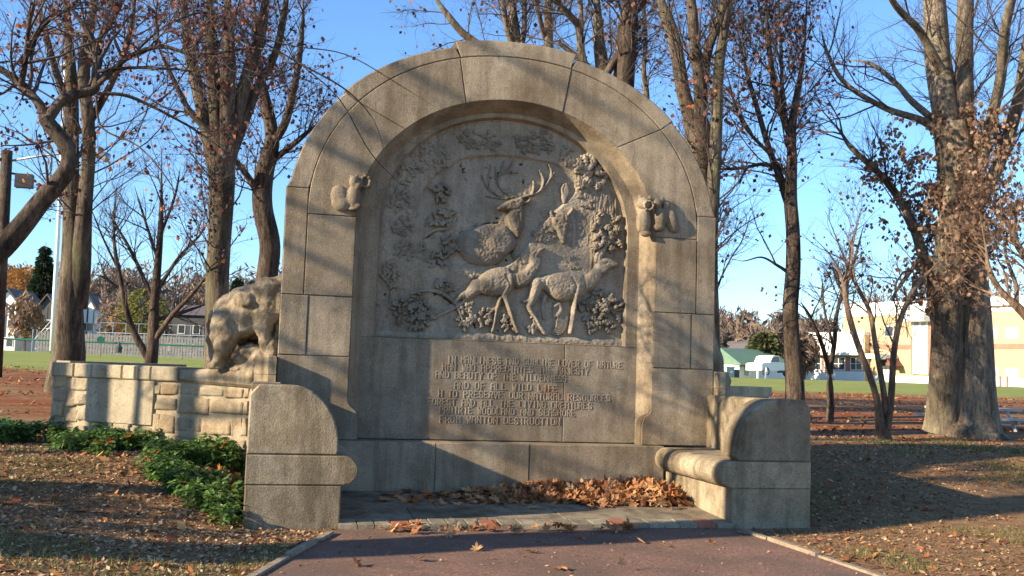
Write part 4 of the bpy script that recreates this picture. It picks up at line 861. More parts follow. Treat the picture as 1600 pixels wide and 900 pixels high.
def tree(name, label, D, limbs, bark='bark', seed=1, tw=(60, 420, 1500), L1=(.8, 2.2), L2=(.35, 1.0), L3=(.15, .45), leaves=0, lsize=(.05, .1), lmat='brown', lbox=None, sides=12, flute=.07, group='park trees', cat='tree', spreadD=.5, ldroop=.6, world=False, up=.22, root=True, bare=()):
    r = np.random.default_rng(seed); skel = []
    for li, lb in enumerate(limbs):
        if world: W = np.array(lb, float)
        else:
            dd = r.uniform(-spreadD, spreadD) if li else 0.; n = len(lb); Dv = D+dd*np.linspace(0, 1, n)**1.2*(2.2 if li else 1)
            W = np.array([[*atD(q[0], q[1], Dv[k]), q[2]*Dv[k]/FPX/2] for k, q in enumerate(lb)])
        if li == 0 and root:
            z = float(gz(W[0, 0], W[0, 1])); 
            W = W[W[:, 2] > z+.02] if (W[:, 2] > z+.02).sum() > 2 else W; W = np.vstack([[W[0, 0], W[0, 1], z-.12, W[0, 3]*1.12], W])
        S = spline(W, 5); S[:, 3] = np.maximum(S[:, 3], .003); S[:, 3] *= np.where(li == 0 and len(limbs) > 1 and lb[-1][2 if not world else 3] > (20 if not world else .03), 1, np.interp(np.linspace(0, 1, len(S)), [0, .75, 1], [1, 1, .2]))
        wob = np.minimum(S[:, 3:4], .06)*.3*np.sin(np.arange(len(S))[:, None]*np.array([.45, .37, 0])+r.uniform(0, 6, 3)); S[:, :3] += wob*np.array([1, 1, 0]); skel.append(S)
    base = skel[0][0]; t = thing(name, (base[0], base[1], float(gz(base[0], base[1]))), label, cat, group)
    parts = []
    for k, S in enumerate(skel): big_tube(parts, S, sides if S[0, 3] > .05 else 7, flute if S[0, 3] > .04 else .03, seed*31+k)
    V, Q = pack(parts[:1]); add('trunk', mesh_np('trunk', V, Q, smooth=True), M[bark], t)
    for V, Q in parts[1:]: add('limb', mesh_np('limb', V, Q, smooth=True), M[bark], t)
    KS = 14; PP = []; 
    for k, S in enumerate(skel):
        if k in bare: continue
        q = resample(S[len(S)//3:] if k == 0 and len(skel) > 1 else S, .1); q = q[np.linspace(0, len(q)-1, KS).astype(int)]; rep = max(1, int(np.linalg.norm(q[-1, :3]-q[0, :3])*1.5)); PP += [q]*rep
    PP = np.array(PP); P0, R0 = PP[:, :, :3], PP[:, :, 3]
    P1, R1 = sprout(P0, R0, tw[0], (.5, 1.15), L1, (.005, .022), r, 7, up, .16, .2)
    P2, R2 = sprout(np.concatenate([P1]), R1, tw[1], (.4, 1.1), L2, (.003, .008), r, 5, up*.7, .2)
    P3, R3 = sprout(P2, R2, int(tw[2]*1.9), (.4, 1.2), L3, (.0018, .0038), r, 4, up*.4, .25)
    V, Q = pack([tubes(P1, R1, 5), tubes(P2, R2, 4), tubes(P3, R3, 3)]); add('crown', mesh_np('crown', V, Q, smooth=True), M['twig'] if bark != 'bark_red' else M['bark_red'], t)
    if leaves:
        src = P3
        if lbox is not None:
            c, rad = lbox; m = np.linalg.norm((P3[:, 2]-np.asarray(c)), axis=1) < rad
            if m.sum() > 20: src = P3[m]
        V, Q, tn = foliage(src, leaves, lsize, r, ldroop); add('leaves', mesh_np('leaves', V, Q, None, tn), M['lf_'+lmat], t)
    return t
# left foreground tree leaning in from beyond the frame
tree('leaning_tree', 'dark leaning tree with arching limbs entering from the left edge', 8.6,
     [[(-190, 800, 60), (-110, 560, 50), (-40, 430, 42), (0, 385, 36), (55, 325, 30), (96, 283, 27), (106, 248, 26), (96, 216, 24), (72, 185, 22)],
      [(72, 186, 20), (55, 155, 13), (35, 132, 12), (0, 108, 10), (-40, 80, 8)], [(35, 133, 10), (40, 90, 8), (45, 40, 6), (60, -20, 4)], [(40, 92, 7), (70, 40, 6), (110, 10, 5), (150, -30, 3)],
      [(72, 187, 18), (100, 156, 16), (128, 145, 15), (147, 138, 14), (152, 112, 13), (154, 95, 12), (147, 67, 10), (129, 36, 9), (108, 8, 8), (90, -30, 6)],
      [(147, 138, 9), (182, 103, 8), (213, 84, 8), (253, 73, 7), (290, 82, 5), (333, 84, 4), (400, 75, 3), (470, 95, 2.5)],
      [(155, 112, 6), (200, 106, 5), (249, 107, 4.5), (293, 110, 3.5), (330, 125, 2.5)], [(152, 146, 6), (196, 149, 6), (240, 167, 5), (284, 191, 4), (320, 213, 3), (360, 240, 2)],
      [(150, 150, 4), (160, 200, 3), (215, 228, 2.6), (262, 280, 2.2), (300, 350, 1.6)], [(200, 92, 4), (260, 40, 3.5), (330, 20, 3.2), (400, 60, 3), (470, 100, 3), (540, 140, 2.6), (585, 190, 2), (605, 255, 1.6)], [(470, 100, 2.4), (530, 155, 2), (580, 240, 1.6), (640, 300, 1.2)], [(390, 55, 3), (460, 72, 2.2), (540, 85, 1.8), (620, 130, 1.5), (700, 180, 1)]],
     'bark_dark', 3, (70, 420, 800), (.35, .9), (.18, .45), (.08, .2), 1900, (.025, .055), 'dark', None, 12, .05, 'park trees', 'tree', .35, .8, bare=(8, 9, 10, 11))
tree('double_trunk_tree', 'tall double trunk tree standing behind the left end of the rubble wall', 21,
     [[(98, 612, 76), (104, 575, 54), (109, 540, 47), (111, 470, 40), (112, 390, 32), (112, 300, 26), (113, 210, 22), (110, 120, 20), (104, 0, 17), (98, -120, 11)], [(118, 480, 36), (127, 400, 30), (134, 320, 24), (137, 250, 21), (137, 180, 20), (133, 100, 19), (146, 0, 17), (158, -120, 11)],
      [(122, 210, 14), (100, 150, 12), (80, 80, 10), (60, 0, 8)], [(140, 190, 12), (175, 130, 10), (200, 60, 9), (215, -30, 6)], [(120, 130, 12), (160, 60, 10), (190, 0, 8), (210, -70, 5)]],
     'bark_mid', 5, (80, 560, 1600), (1.0, 3.0), (.5, 1.4), (.25, .6), 500, (.08, .16), 'orange')
tree('forked_tree', 'large tree forking into a fan of stems left of the bear sculpture', 20,
     [[(342, 612, 56), (340, 575, 43), (339, 520, 38), (341, 440, 36), (344, 340, 37), (346, 270, 42), (348, 240, 40)], [(340, 270, 26), (322, 200, 22), (306, 125, 19), (292, 45, 15), (280, -70, 9)], [(343, 260, 26), (338, 180, 23), (332, 80, 20), (322, -70, 12)], [(348, 250, 28), (356, 180, 25), (358, 90, 22), (352, -70, 13)], [(352, 260, 26), (370, 195, 22), (386, 120, 20), (408, 40, 17), (424, -70, 10)], [(355, 262, 18), (380, 190, 16), (402, 140, 14), (430, 85, 12), (446, 0, 10), (455, -70, 6)], [(340, 215, 10), (300, 180, 9), (270, 120, 7), (240, 60, 5)]],
     'bark_mid', 8, (90, 700, 2000), (.9, 2.6), (.45, 1.2), (.2, .5), 2200, (.05, .11), 'dark', None, 12, .08)
tree('curved_tree', 'slim dark tree with swaying trunk rising behind the bear sculpture', 24,
     [[(414, 640, 42), (415, 520, 36), (416, 450, 33), (421, 385, 32), (411, 325, 31), (414, 270, 29), (424, 215, 22), (412, 140, 16), (402, 70, 12), (394, -40, 7)], [(424, 225, 15), (447, 188, 13), (462, 130, 11), (470, 60, 8), (476, -20, 5)], [(412, 318, 14), (392, 285, 11), (372, 255, 9), (350, 235, 6)], [(416, 262, 12), (440, 240, 10), (470, 215, 8), (500, 190, 5)]],
     'bark_dark', 11, (60, 480, 1400), (.8, 2.2), (.4, 1.1), (.2, .5), 900, (.07, .13), 'red')
tree('young_tree', 'small bare tree with upswept branches in front of the grey fence', 26,
     [[(236, 600, 24), (237, 545, 20), (241, 490, 16), (247, 420, 12), (251, 330, 8), (253, 230, 4)], [(236, 570, 13), (214, 530, 11), (200, 490, 9), (190, 450, 8), (181, 400, 6), (178, 340, 4), (183, 285, 3)], [(240, 535, 10), (268, 492, 8), (298, 462, 6), (322, 432, 4), (340, 400, 3)], [(243, 500, 7), (285, 488, 6), (325, 475, 3)], [(244, 478, 7), (224, 432, 6), (200, 385, 5), (170, 332, 3)], [(247, 450, 7), (280, 402, 5), (312, 368, 3.5), (330, 335, 2.5)], [(192, 455, 5), (165, 435, 4), (142, 428, 2.5)], [(248, 410, 5), (228, 350, 4), (210, 290, 2.5)], [(251, 370, 5), (272, 310, 4), (282, 260, 2.5)], [(185, 420, 4), (160, 370, 3), (140, 320, 2)]],
     'bark_dark', 13, (90, 520, 900), (.6, 1.6), (.35, .9), (.15, .4), 0, sides=8, up=.35)
# trees behind the memorial
tree('tall_tree', 'dark straight trunk rising just behind the arch top, right of its crown stone', 19, [[(962, 660, 52), (966, 450, 46), (970, 250, 40), (976, 130, 35), (979, 60, 34), (986, 0, 30), (994, -100, 20)], [(969, 78, 13), (948, 116, 12), (935, 150, 9)], [(983, 20, 14), (1000, 10, 12), (1030, -40, 8)]], 'bark_dark', 17, (40, 320, 1000), (.8, 2.2), (.4, 1.1), (.2, .5), 250, (.07, .12), 'red')
tree('branching_tree', 'grey tree with two close stems showing above the arch, left of the straight dark trunk', 20.5, [[(944, 660, 44), (944, 400, 36), (943, 200, 30), (941, 112, 22), (937, 60, 18), (932, 0, 13), (926, -90, 8)], [(941, 125, 16), (914, 100, 13), (905, 45, 12), (890, 25, 11), (864, -5, 9), (850, -60, 6)], [(906, 60, 7), (909, 20, 7), (900, -30, 5)], [(912, 96, 10), (888, 78, 8), (868, 62, 7)]], 'bark', 19, (40, 320, 1000), (.8, 2.2), (.4, 1.1), (.2, .5), 250, (.07, .12), 'red')
tree('slender_tree', 'straight grey brown stem standing above the crown stone of the arch', 22, [[(862, 660, 30), (862, 400, 24), (860, 200, 18), (858, 75, 15), (855, 0, 12), (850, -90, 8)], [(852, 60, 8), (842, 20, 7), (828, -30, 5)]], 'bark', 23, (24, 200, 650), (.7, 1.9), (.4, 1.1), (.2, .5), 150, (.07, .12), 'red')
tree('spreading_tree', 'tree with several thin stems spreading above the left part of the arch crown', 23, [[(812, 660, 40), (811, 300, 30), (809, 110, 24), (806, 70, 18), (798, 0, 13), (790, -80, 8)], [(808, 90, 12), (795, 55, 9), (786, 0, 8), (775, -60, 5)], [(808, 95, 10), (818, 50, 9), (821, 0, 8), (826, -70, 5)], [(808, 110, 14), (770, 85, 13), (738, 62, 12), (716, 45, 11), (690, 12, 9), (660, -40, 6)]], 'bark', 29, (50, 380, 1200), (.8, 2.2), (.4, 1.1), (.2, .5), 400, (.07, .12), 'dark')
tree('thin_tree', 'thin wavy stem rising alone above the right shoulder of the arch', 20, [[(1014, 660, 18), (1013, 400, 15), (1011, 165, 10), (1006, 110, 8), (1008, 60, 7), (1006, 0, 6), (1003, -80, 4)]], 'bark', 31, (20, 170, 500), (.6, 1.6), (.35, .9), (.2, .45), 100, (.06, .1), 'red')
tree('forked_tree', 'large three stemmed tree forking just above the right shoulder of the arch', 18, [[(1100, 660, 56), (1098, 450, 48), (1095, 300, 44), (1090, 215, 42), (1086, 185, 38)], [(1084, 200, 26), (1070, 150, 22), (1060, 95, 21), (1050, 50, 20), (1038, 15, 19), (1016, -50, 13)], [(1090, 205, 24), (1096, 150, 22), (1092, 105, 20), (1085, 75, 18), (1082, 0, 16), (1080, -80, 10)], [(1096, 130, 18), (1106, 85, 15), (1118, 45, 14), (1130, 0, 13), (1140, -70, 9)]], 'bark', 37, (50, 380, 1200), (.8, 2.2), (.4, 1.1), (.2, .5), 250, (.07, .12), 'red')
tree('leaning_stem_tree', 'tall slim trunk leaning right beside the three stemmed tree at the arch shoulder', 17.5, [[(1110, 660, 32), (1111, 450, 26), (1113, 310, 22), (1118, 200, 19), (1126, 100, 17), (1141, 0, 16), (1160, -90, 10)]], 'bark', 41, (36, 280, 850), (.8, 2.2), (.4, 1.1), (.2, .5), 200, (.07, .12), 'red')
# right side
tree('tall_tree', 'tall dark tree with upright forks just right of the stone bench', 18,
     [[(1241, 645, 32), (1240, 600, 28), (1236, 500, 24), (1239, 430, 23), (1238, 360, 21), (1236, 310, 20), (1237, 250, 16), (1237, 205, 14), (1250, 125, 11), (1257, 60, 9), (1262, -20, 7)], [(1234, 320, 13), (1222, 285, 12), (1202, 240, 10), (1183, 165, 8), (1162, 92, 6), (1148, 30, 4)], [(1235, 215, 10), (1222, 180, 9), (1210, 140, 9), (1202, 75, 8), (1195, -20, 6)], [(1238, 240, 8), (1224, 160, 7), (1221, 100, 6), (1216, -10, 5)], [(1203, 242, 6), (1160, 190, 5), (1134, 110, 4)], [(1234, 300, 7), (1205, 258, 6), (1160, 262, 5), (1118, 264, 3), (1085, 250, 1.5)], [(1238, 430, 7), (1215, 415, 5), (1190, 402, 3), (1160, 408, 1.6), (1135, 400, .8)]],
     'bark_dark', 43, (100, 750, 2000), (.7, 2.0), (.35, 1.0), (.2, .45), 1700, (.06, .11), 'dark')
tree('small_tree', 'thin small dark tree in front of the yellow school, left of the multi stemmed one', 22, [[(1297, 640, 12), (1297, 610, 11), (1298, 582, 11)], [(1298, 584, 8), (1282, 535, 7), (1264, 492, 5), (1250, 470, 3)], [(1298, 584, 8), (1304, 540, 8), (1306, 492, 6), (1320, 440, 5), (1332, 390, 3)], [(1303, 545, 5), (1288, 480, 4), (1284, 430, 3)]], 'bark_dark', 47, (34, 220, 420), (.5, 1.3), (.3, .8), (.15, .4), 120, (.06, .1), 'dark', sides=8)
tree('multi_stem_tree', 'small reddish tree with three slanting stems from one base on leaf litter', 17, [[(1380, 682, 22), (1378, 662, 18), (1370, 630, 11), (1355, 580, 10), (1336, 520, 10), (1321, 470, 9), (1317, 440, 7), (1300, 402, 5), (1270, 370, 3)], [(1383, 668, 10), (1378, 600, 9), (1368, 530, 8), (1358, 488, 7), (1340, 450, 6), (1318, 400, 4), (1290, 330, 3)], [(1386, 670, 12), (1392, 610, 11), (1399, 550, 10), (1406, 500, 9), (1422, 460, 8), (1446, 432, 7), (1475, 400, 5)], [(1318, 450, 5), (1335, 405, 4), (1350, 350, 2.5)], [(1340, 452, 4), (1330, 400, 3), (1345, 330, 2)]], 'bark_red', 53, (34, 200, 420), (.5, 1.3), (.3, .8), (.15, .4), 120, (.05, .09), 'brown', sides=9)
cb = atD(1488, 320, 18.3)
tree('great_tree', 'massive old tree with ridged twin trunk and clinging brown leaves, above the picnic table', 19,
     [[(1513, 676, 108), (1514, 655, 90), (1515, 630, 79), (1514, 560, 72), (1511, 480, 68), (1506, 400, 66), (1500, 320, 64), (1496, 240, 62), (1490, 190, 56)], [(1474, 672, 64), (1476, 650, 54), (1478, 600, 50), (1479, 520, 46), (1484, 440, 46), (1486, 340, 46), (1482, 260, 44)], [(1488, 250, 44), (1476, 150, 42), (1466, 80, 38), (1458, 0, 33), (1448, -110, 24)], [(1498, 260, 36), (1505, 170, 30), (1508, 90, 26), (1508, 0, 24), (1506, -110, 17)], [(1508, 330, 26), (1535, 250, 20), (1552, 170, 17), (1563, 110, 16), (1572, 45, 15), (1588, -30, 12), (1600, -110, 8)], [(1510, 350, 24), (1560, 260, 20), (1588, 170, 19), (1602, 80, 17), (1625, -60, 12)],
      [(1478, 530, 26), (1464, 490, 24), (1450, 430, 20), (1444, 400, 17), (1424, 345, 14), (1382, 282, 11), (1332, 232, 8), (1310, 202, 6), (1262, 148, 4)], [(1474, 220, 15), (1445, 190, 12), (1382, 168, 9), (1318, 128, 7), (1290, 75, 5), (1282, 30, 3)], [(1476, 200, 12), (1425, 160, 10), (1400, 130, 8), (1362, 100, 6), (1318, 92, 4)], [(1470, 110, 16), (1440, 50, 12), (1400, 10, 10), (1370, -40, 6)], [(1440, 400, 8), (1418, 430, 7), (1390, 470, 5)]],
     'bark_big', 59, (150, 1300, 3600), (.7, 2.2), (.4, 1.2), (.2, .5), 5200, (.07, .13), 'brown', (cb, 2.0), 20, .1, 'park trees', 'tree', .9, .9)
tree('overhanging_tree', 'smooth brown boughs reaching in from the right edge over the lawn', 14, [[(1690, 760, 40), (1668, 640, 30), (1640, 550, 22), (1612, 505, 17), (1588, 477, 13), (1562, 452, 9), (1546, 422, 8), (1540, 385, 6), (1530, 330, 3)], [(1588, 477, 8), (1589, 445, 7), (1572, 402, 5), (1566, 360, 3)], [(1640, 550, 14), (1610, 420, 12), (1590, 380, 10), (1575, 350, 7), (1540, 300, 4)]], 'bark_red', 61, (30, 180, 420), (.4, 1.2), (.25, .8), (.12, .35), 300, (.05, .1), 'brown', sides=10)
# grove beyond the left edge of the view: its trunks and boughs shade the wall, the bear and the memorial
def grove(name, label, x, y, h, r, seed, lean=(0, 0), tw=(60, 380, 700), leaves=400, L1=(.5, 1.5), extra=(), ts=.7):
    z = float(gz(x, y)); q = np.random.default_rng(seed)
    T = [[x+lean[0]*t, y+lean[1]*t, z+h*t-.1, r*(1-.62*t)] for t in (0, .15, .3, .45, .6, .8, 1)]
    lim = [T]
    for k in range(5):
        t = ts+(.95-ts)*k/4.; a = q.uniform(0, 6.28); b = [x+lean[0]*t, y+lean[1]*t, z+h*t]; s = h*.2*q.uniform(.7, 1.2)
        lim.append([[b[0]+math.cos(a)*s*u*.8, b[1]+math.sin(a)*s*u*.8, b[2]+s*u*(.7+.3*u), r*.42*(1-.75*u)] for u in (0, .3, .65, 1)])
    return tree(name, label, 0, lim+list(extra), 'bark', seed, tw, L1, (.5, 1.4), (.25, .6), leaves, (.06, .12), 'dark', None, 10, .05, 'trees of the grove beyond the left edge', 'tree', .5, .6, True)
grove('grove_tree', 'thick trunked tree outside the left edge, casting the band across the red path', -9.5, -4.5, 12, .46, 71, (.1, 0), (30, 150, 200), 60, ts=.82)
grove('grove_tree', 'straight young tree outside the left edge, casting the wide stripe on the wall plaque', -12, -.09, 11, .19, 73, (0, 0), (40, 200, 300), 100)
grove('grove_tree', 'straight young tree outside the left edge, casting the stripe on the wall end', -13.5, .06, 11, .19, 79, (0, 0), (40, 200, 300), 100)
grove('grove_tree', 'thin sapling outside the left edge, casting the narrow stripe on the wall', -10.5, -.1, 7, .055, 83, (.2, -.25), (26, 160, 200), 60, (.3, .9), ts=.55)
grove('grove_tree', 'leaning slim tree outside the left edge, casting the slanted stripe on the wall', -11, -.73, 9.5, .11, 89, (.1, -.4), (60, 260, 320), 120, (.3, .9), [[[-11, -.75, 4.0+.38*k, .035], [-11, -1.2, 4.3+.38*k+.1*math.sin(k*2.), .028], [-10.9, -1.8, 4.45+.38*k+.2*math.sin(k*3.), .016]] for k in range(5)], ts=.5)
bough = [[[-14+.1*k, -1.55, 4.4+.62*k, .045], [-14+.15*k, -2.3, 4.6+.62*k+.13*math.sin(k*2.1), .04], [-13.8, -3.2, 4.7+.62*k+.3*math.sin(k*1.7), .034], [-13.6, -4.4, 4.8+.62*k+.4*math.sin(k*2.9), .022]] for k in (0, .8, 1.9, 2.5, 3.6, 4.4, 5.7, 6.3, 7.6, 8.6)]
grove('grove_tree', 'older tree outside the left edge, casting soft bough shadows on the arch', -14, -1.5, 13, .16, 97, (.2, .0), (14, 30, 30), 0, (.5, 1.6), bough, ts=.8)
# unseen shrub added outside the left edge to cast shade over the near mulch
sh = thing('shade_shrub', (-9.6, -3.3, 0), 'unseen dense shrub added outside the left edge to shade the near mulch', 'shrub')
r_ = np.random.default_rng(5)
lim = np.array([[[-9.6+.2*math.cos(a), -3.3+.2*math.sin(a), -.05], [-9.6+.5*math.cos(a), -3.3+.5*math.sin(a), 1.0], [-9.6+.8*math.cos(a), -3.3+.65*math.sin(a), 2.0]] for a in np.linspace(0, 6, 9)])
P1, R1 = sprout(lim, np.full((9, 3), .03), 130, (.4, 1.2), (.4, .8), (.005, .02), r_, 5); P2, R2 = sprout(P1, R1, 500, (.4, 1.2), (.2, .45), (.003, .006), r_, 4)
V, Q = pack([tubes(lim, np.full((9, 3), .03), 6), tubes(P1, R1, 4), tubes(P2, R2, 3)]); add('stems', mesh_np('stems', V, Q), M['bark_dark'], sh)
V, Q, tn = foliage(P2, 6000, (.06, .12), r_, .1, .08, .4); add('leaves', mesh_np('leaves', V, Q, None, tn), M['pachy'], sh)

# ------------------------------------------------------------------ far background, left: fences, stand, houses, wooded hill
def frame(pa, Da, pb, Db, ya=556, yb=None):
    """vertical plane through two ground points seen at pixels pa, pb"""
    A, B = atD(pa, ya, Da)[:2], atD(pb, yb or ya, Db)[:2]; d = (B-A)/np.linalg.norm(B-A); n = np.array([d[1], -d[0]])
    n = n if n @ (CAM[:2]-A) > 0 else -n
    def sz(px, py): q = ray(px, py); t = ((A-CAM[:2]) @ n)/(q[:2] @ n); p = CAM+q*t; return (p[:2]-A) @ d, p[2]
    def pt(s, z, out=0.): q = A+d*s+n*out; return np.array([q[0], q[1], z])
    return A, d, n, sz, pt
def fbox(pt, s0, s1, z0, z1, o0, o1): 
    a = pt(s0, z0, o0); return MB().obox(a, pt(s1, z0, o0)-a, pt(s0, z0, o1)-a, (0, 0, z1-z0))
M['picket'] = plain('silvered_wood', (.2, .185, .165), .85, 0, .3, 3); M['green'] = plain('green_rail', (.02, .12, .075), .5, 0, .2)
M['galv'] = plain('galvanised_steel', (.42, .43, .44), .45, .6, .15); M['white'] = plain('white_paint', (.78, .77, .74), .6, 0, .06); M['dark'] = plain('dark_slate', (.05, .05, .052), .7)
M['glass'] = plain('window_glass', (.05, .055, .06), .15, 0, .3); M['roof'] = plain('shingle_roof', (.12, .10, .095), .85, 0, .3, 8)
A, d_, n_, sz, pt = frame(-60, 85, 420, 85)
pf = thing('picket_fence', tuple(pt(6, 1.9)), 'grey wooden picket fence at the far side of the field', 'fence')
s0 = sz(58, 540)[0]; s1 = sz(320, 540)[0]; me = None; k = 0; s = s0
gzp = lambda s: float(gz(*pt(s, 0)[:2]))
while s < s1:
    if me is None: o = MB().box(0, .19, -.03, .03, 0, 1.68).poly([(0, -.03, 1.68), (.19, -.03, 1.68), (.19, .03, 1.68), (0, .03, 1.68), (.095, -.03, 1.8), (.095, .03, 1.8)], [(0, 1, 4), (2, 3, 5), (1, 2, 5, 4), (3, 0, 4, 5)]).build('picket', M['picket'], pf); me = o.data
    else: o = bpy.data.objects.new('picket', me); link(o, pf)
    p_ = pt(s, gzp(s)); o.location = p_; o.rotation_euler = (0, random.gauss(0, .012), math.atan2(d_[1], d_[0])); o.scale.z = random.uniform(.95, 1.04); s += .25; k += 1
for zz in (.4, 1.3): a, b = pt(s0, gzp(s0)+zz, -.05), pt(s1, gzp(s1)+zz, -.05); MB().obox(a, b-a, (*(n_*-.05), 0), (0, 0, .1)).build('rail', M['picket'], pf)
A, d_, n_, sz, pt = frame(-80, 60, 420, 60)
cf = thing('chain_fence', tuple(pt(6, 1.6)), 'low field fence with a dark green top rail', 'fence')
gzp = lambda s: float(gz(*pt(s, 0)[:2]))
zr = [sz(x, y)[1] for x, y in ((0, 529), (315, 541))]; sr = [sz(x, y)[0] for x, y in ((0, 529), (315, 541))]
zl = lambda s: zr[0]+(zr[1]-zr[0])*(s-sr[0])/(sr[1]-sr[0])
MB().tube([pt(s, zl(s)) for s in np.linspace(0, 19, 6)], .06, 6).build('rail', M['green'], cf)
for px in (0, 80, 158, 225, 286, 340): s = sz(px, 540)[0]; MB().tube([pt(s, gzp(s)-.1), pt(s, zl(s))], .02, 6).build('post', M['dark'], cf)
m = MB()
for s in np.arange(0, 19, .3):
    for sg in (1, -1): m.tube([pt(s, gzp(s)), pt(s+sg*1.2, zl(s+sg*1.2))], .0025, 3, False)
m.build('mesh', M['galv'], cf)['kind'] = 'stuff'
A, d_, n_, sz, pt = frame(-60, 93, 420, 93)
bl = thing('bleachers', tuple(pt(8, 2)), 'grey metal spectator stand behind the picket fence', 'stand')
for k in range(6):
    zz = 2.2+k*.36; a = sz(128, 500)[0]; b = sz(318, 500)[0]; fbox(pt, a, b, zz, zz+.06, -k*.7-.4, -k*.7).build('seat_plank', M['galv'], bl); fbox(pt, a, b, zz-.2, zz-.16, -k*.7-.7, -k*.7-.3).build('foot_plank', M['galv'], bl)
for px in np.linspace(128, 318, 10):
    s = sz(px, 500)[0]; MB().tube([pt(s, gzp(0)+.5, 0), pt(s, 3.3, 0)], .035, 5).build('post', M['galv'], bl); MB().tube([pt(s, 1.6, -4.2), pt(s, 5.0, -4.2)], .035, 5).build('post', M['galv'], bl)
for zz in (2.7, 3.3): MB().tube([pt(sz(128, 500)[0], zz), pt(sz(318, 500)[0], zz)], .03, 5).build('rail', M['galv'], bl)
MB().tube([pt(sz(128, 500)[0], 5.0, -4.2), pt(sz(318, 500)[0], 5.0, -4.2)], .03, 5).build('rail', M['galv'], bl)
fbox(pt, sz(128, 500)[0], sz(318, 500)[0], 1.2, 2.0, -4.4, -4.3).build('rear_panel', M['galv'], bl)
ca = sz(60, 500)[0]; cb_ = sz(88, 500)[0]
st = thing('stair_tower', tuple(pt(ca, 1.8)), 'small white metal stair with handrails beside the light pole', 'stairs')
for k in range(7): fbox(pt, ca+(cb_-ca)*k/7, ca+(cb_-ca)*(k+1)/7, 1.9+k*.3, 1.96+k*.3, .1, .9).build('step', M['galv'], st)
for o_ in (.1, .9): MB().tube([pt(ca, 2.8, o_), pt(cb_, 4.9, o_)], .035, 5).build('handrail', M['galv'], st); MB().tube([pt(ca, 1.5, o_), pt(ca, 4.0, o_)], .05, 5).build('post', M['galv'], st); MB().tube([pt(cb_, 1.5, o_), pt(cb_, 5, o_)], .05, 5).build('post', M['galv'], st)
lp = thing('light_pole', tuple(atD(82, 545, 55)), 'tall thin white light pole beside the double trunk tree', 'pole')
MB().tube([atD(81, 548, 55), atD(86, 450, 55), atD(90, 380, 55), atD(96, 250, 55), atD(102, 100, 55)], [.13, .12, .11, .1, .08], 8).build('pole', M['white'], lp, True)
MB().tube([atD(97, 105, 55), atD(108, 100, 55)], .2, 6).build('lamp_head', M['galv'], lp)
up_ = thing('utility_pole', tuple(atD(-6, 600, 25)), 'dark wooden utility pole with lamp arm at the left edge', 'pole')
MB().tube([atD(-8, 610, 25), atD(3, 400, 25), atD(11, 235, 25)], [.15, .14, .13], 10).build('pole', M['bark_dark'], up_, True)
MB().tube([atD(12, 252, 25), atD(60, 244, 25), atD(110, 238, 25), atD(142, 240, 25)], .03, 7).build('lamp_arm', M['galv'], up_, True)
lh = blobs('lamp_head', [(atD(148, 241, 25), (.2, .1, .07)), (atD(160, 243, 25), (.22, .13, .1)), (atD(166, 247, 25), (.1, .12, .12))], M['galv'], up_, .03, 2)
fl_ = MB(); c = atD(38, 283, 25); fl_.box(c[0]-.2, c[0]+.2, c[1]-.12, c[1]+.12, c[2]-.17, c[2]+.17); fl_.tube([c+[0, 0, .15], atD(12, 270, 25)], .03, 6); fl_.build('flood_lamp', M['dark'], up_)
for px, py, nm, mt, lab in ((157, 531, 'green_marker', 'green', 'round green marker hanging on the field fence'), (186, 542, 'dark_bin', 'dark', 'small dark bin hanging beside the field fence')):
    c = atD(px, py, 59.6)
    if mt == 'green': o = MB().tube([c, c+np.array([0, .08, 0])], .22, 14).build(nm, M[mt])
    else: o = MB().tube([c+np.array([0, 0, -.35]), c, c+np.array([0, 0, .05]), c+np.array([0, 0, .3])], [.17, .21, .12, .05], 10).build(nm, M[mt])
    tag(o, lab, 'marker' if mt == 'green' else 'bin')
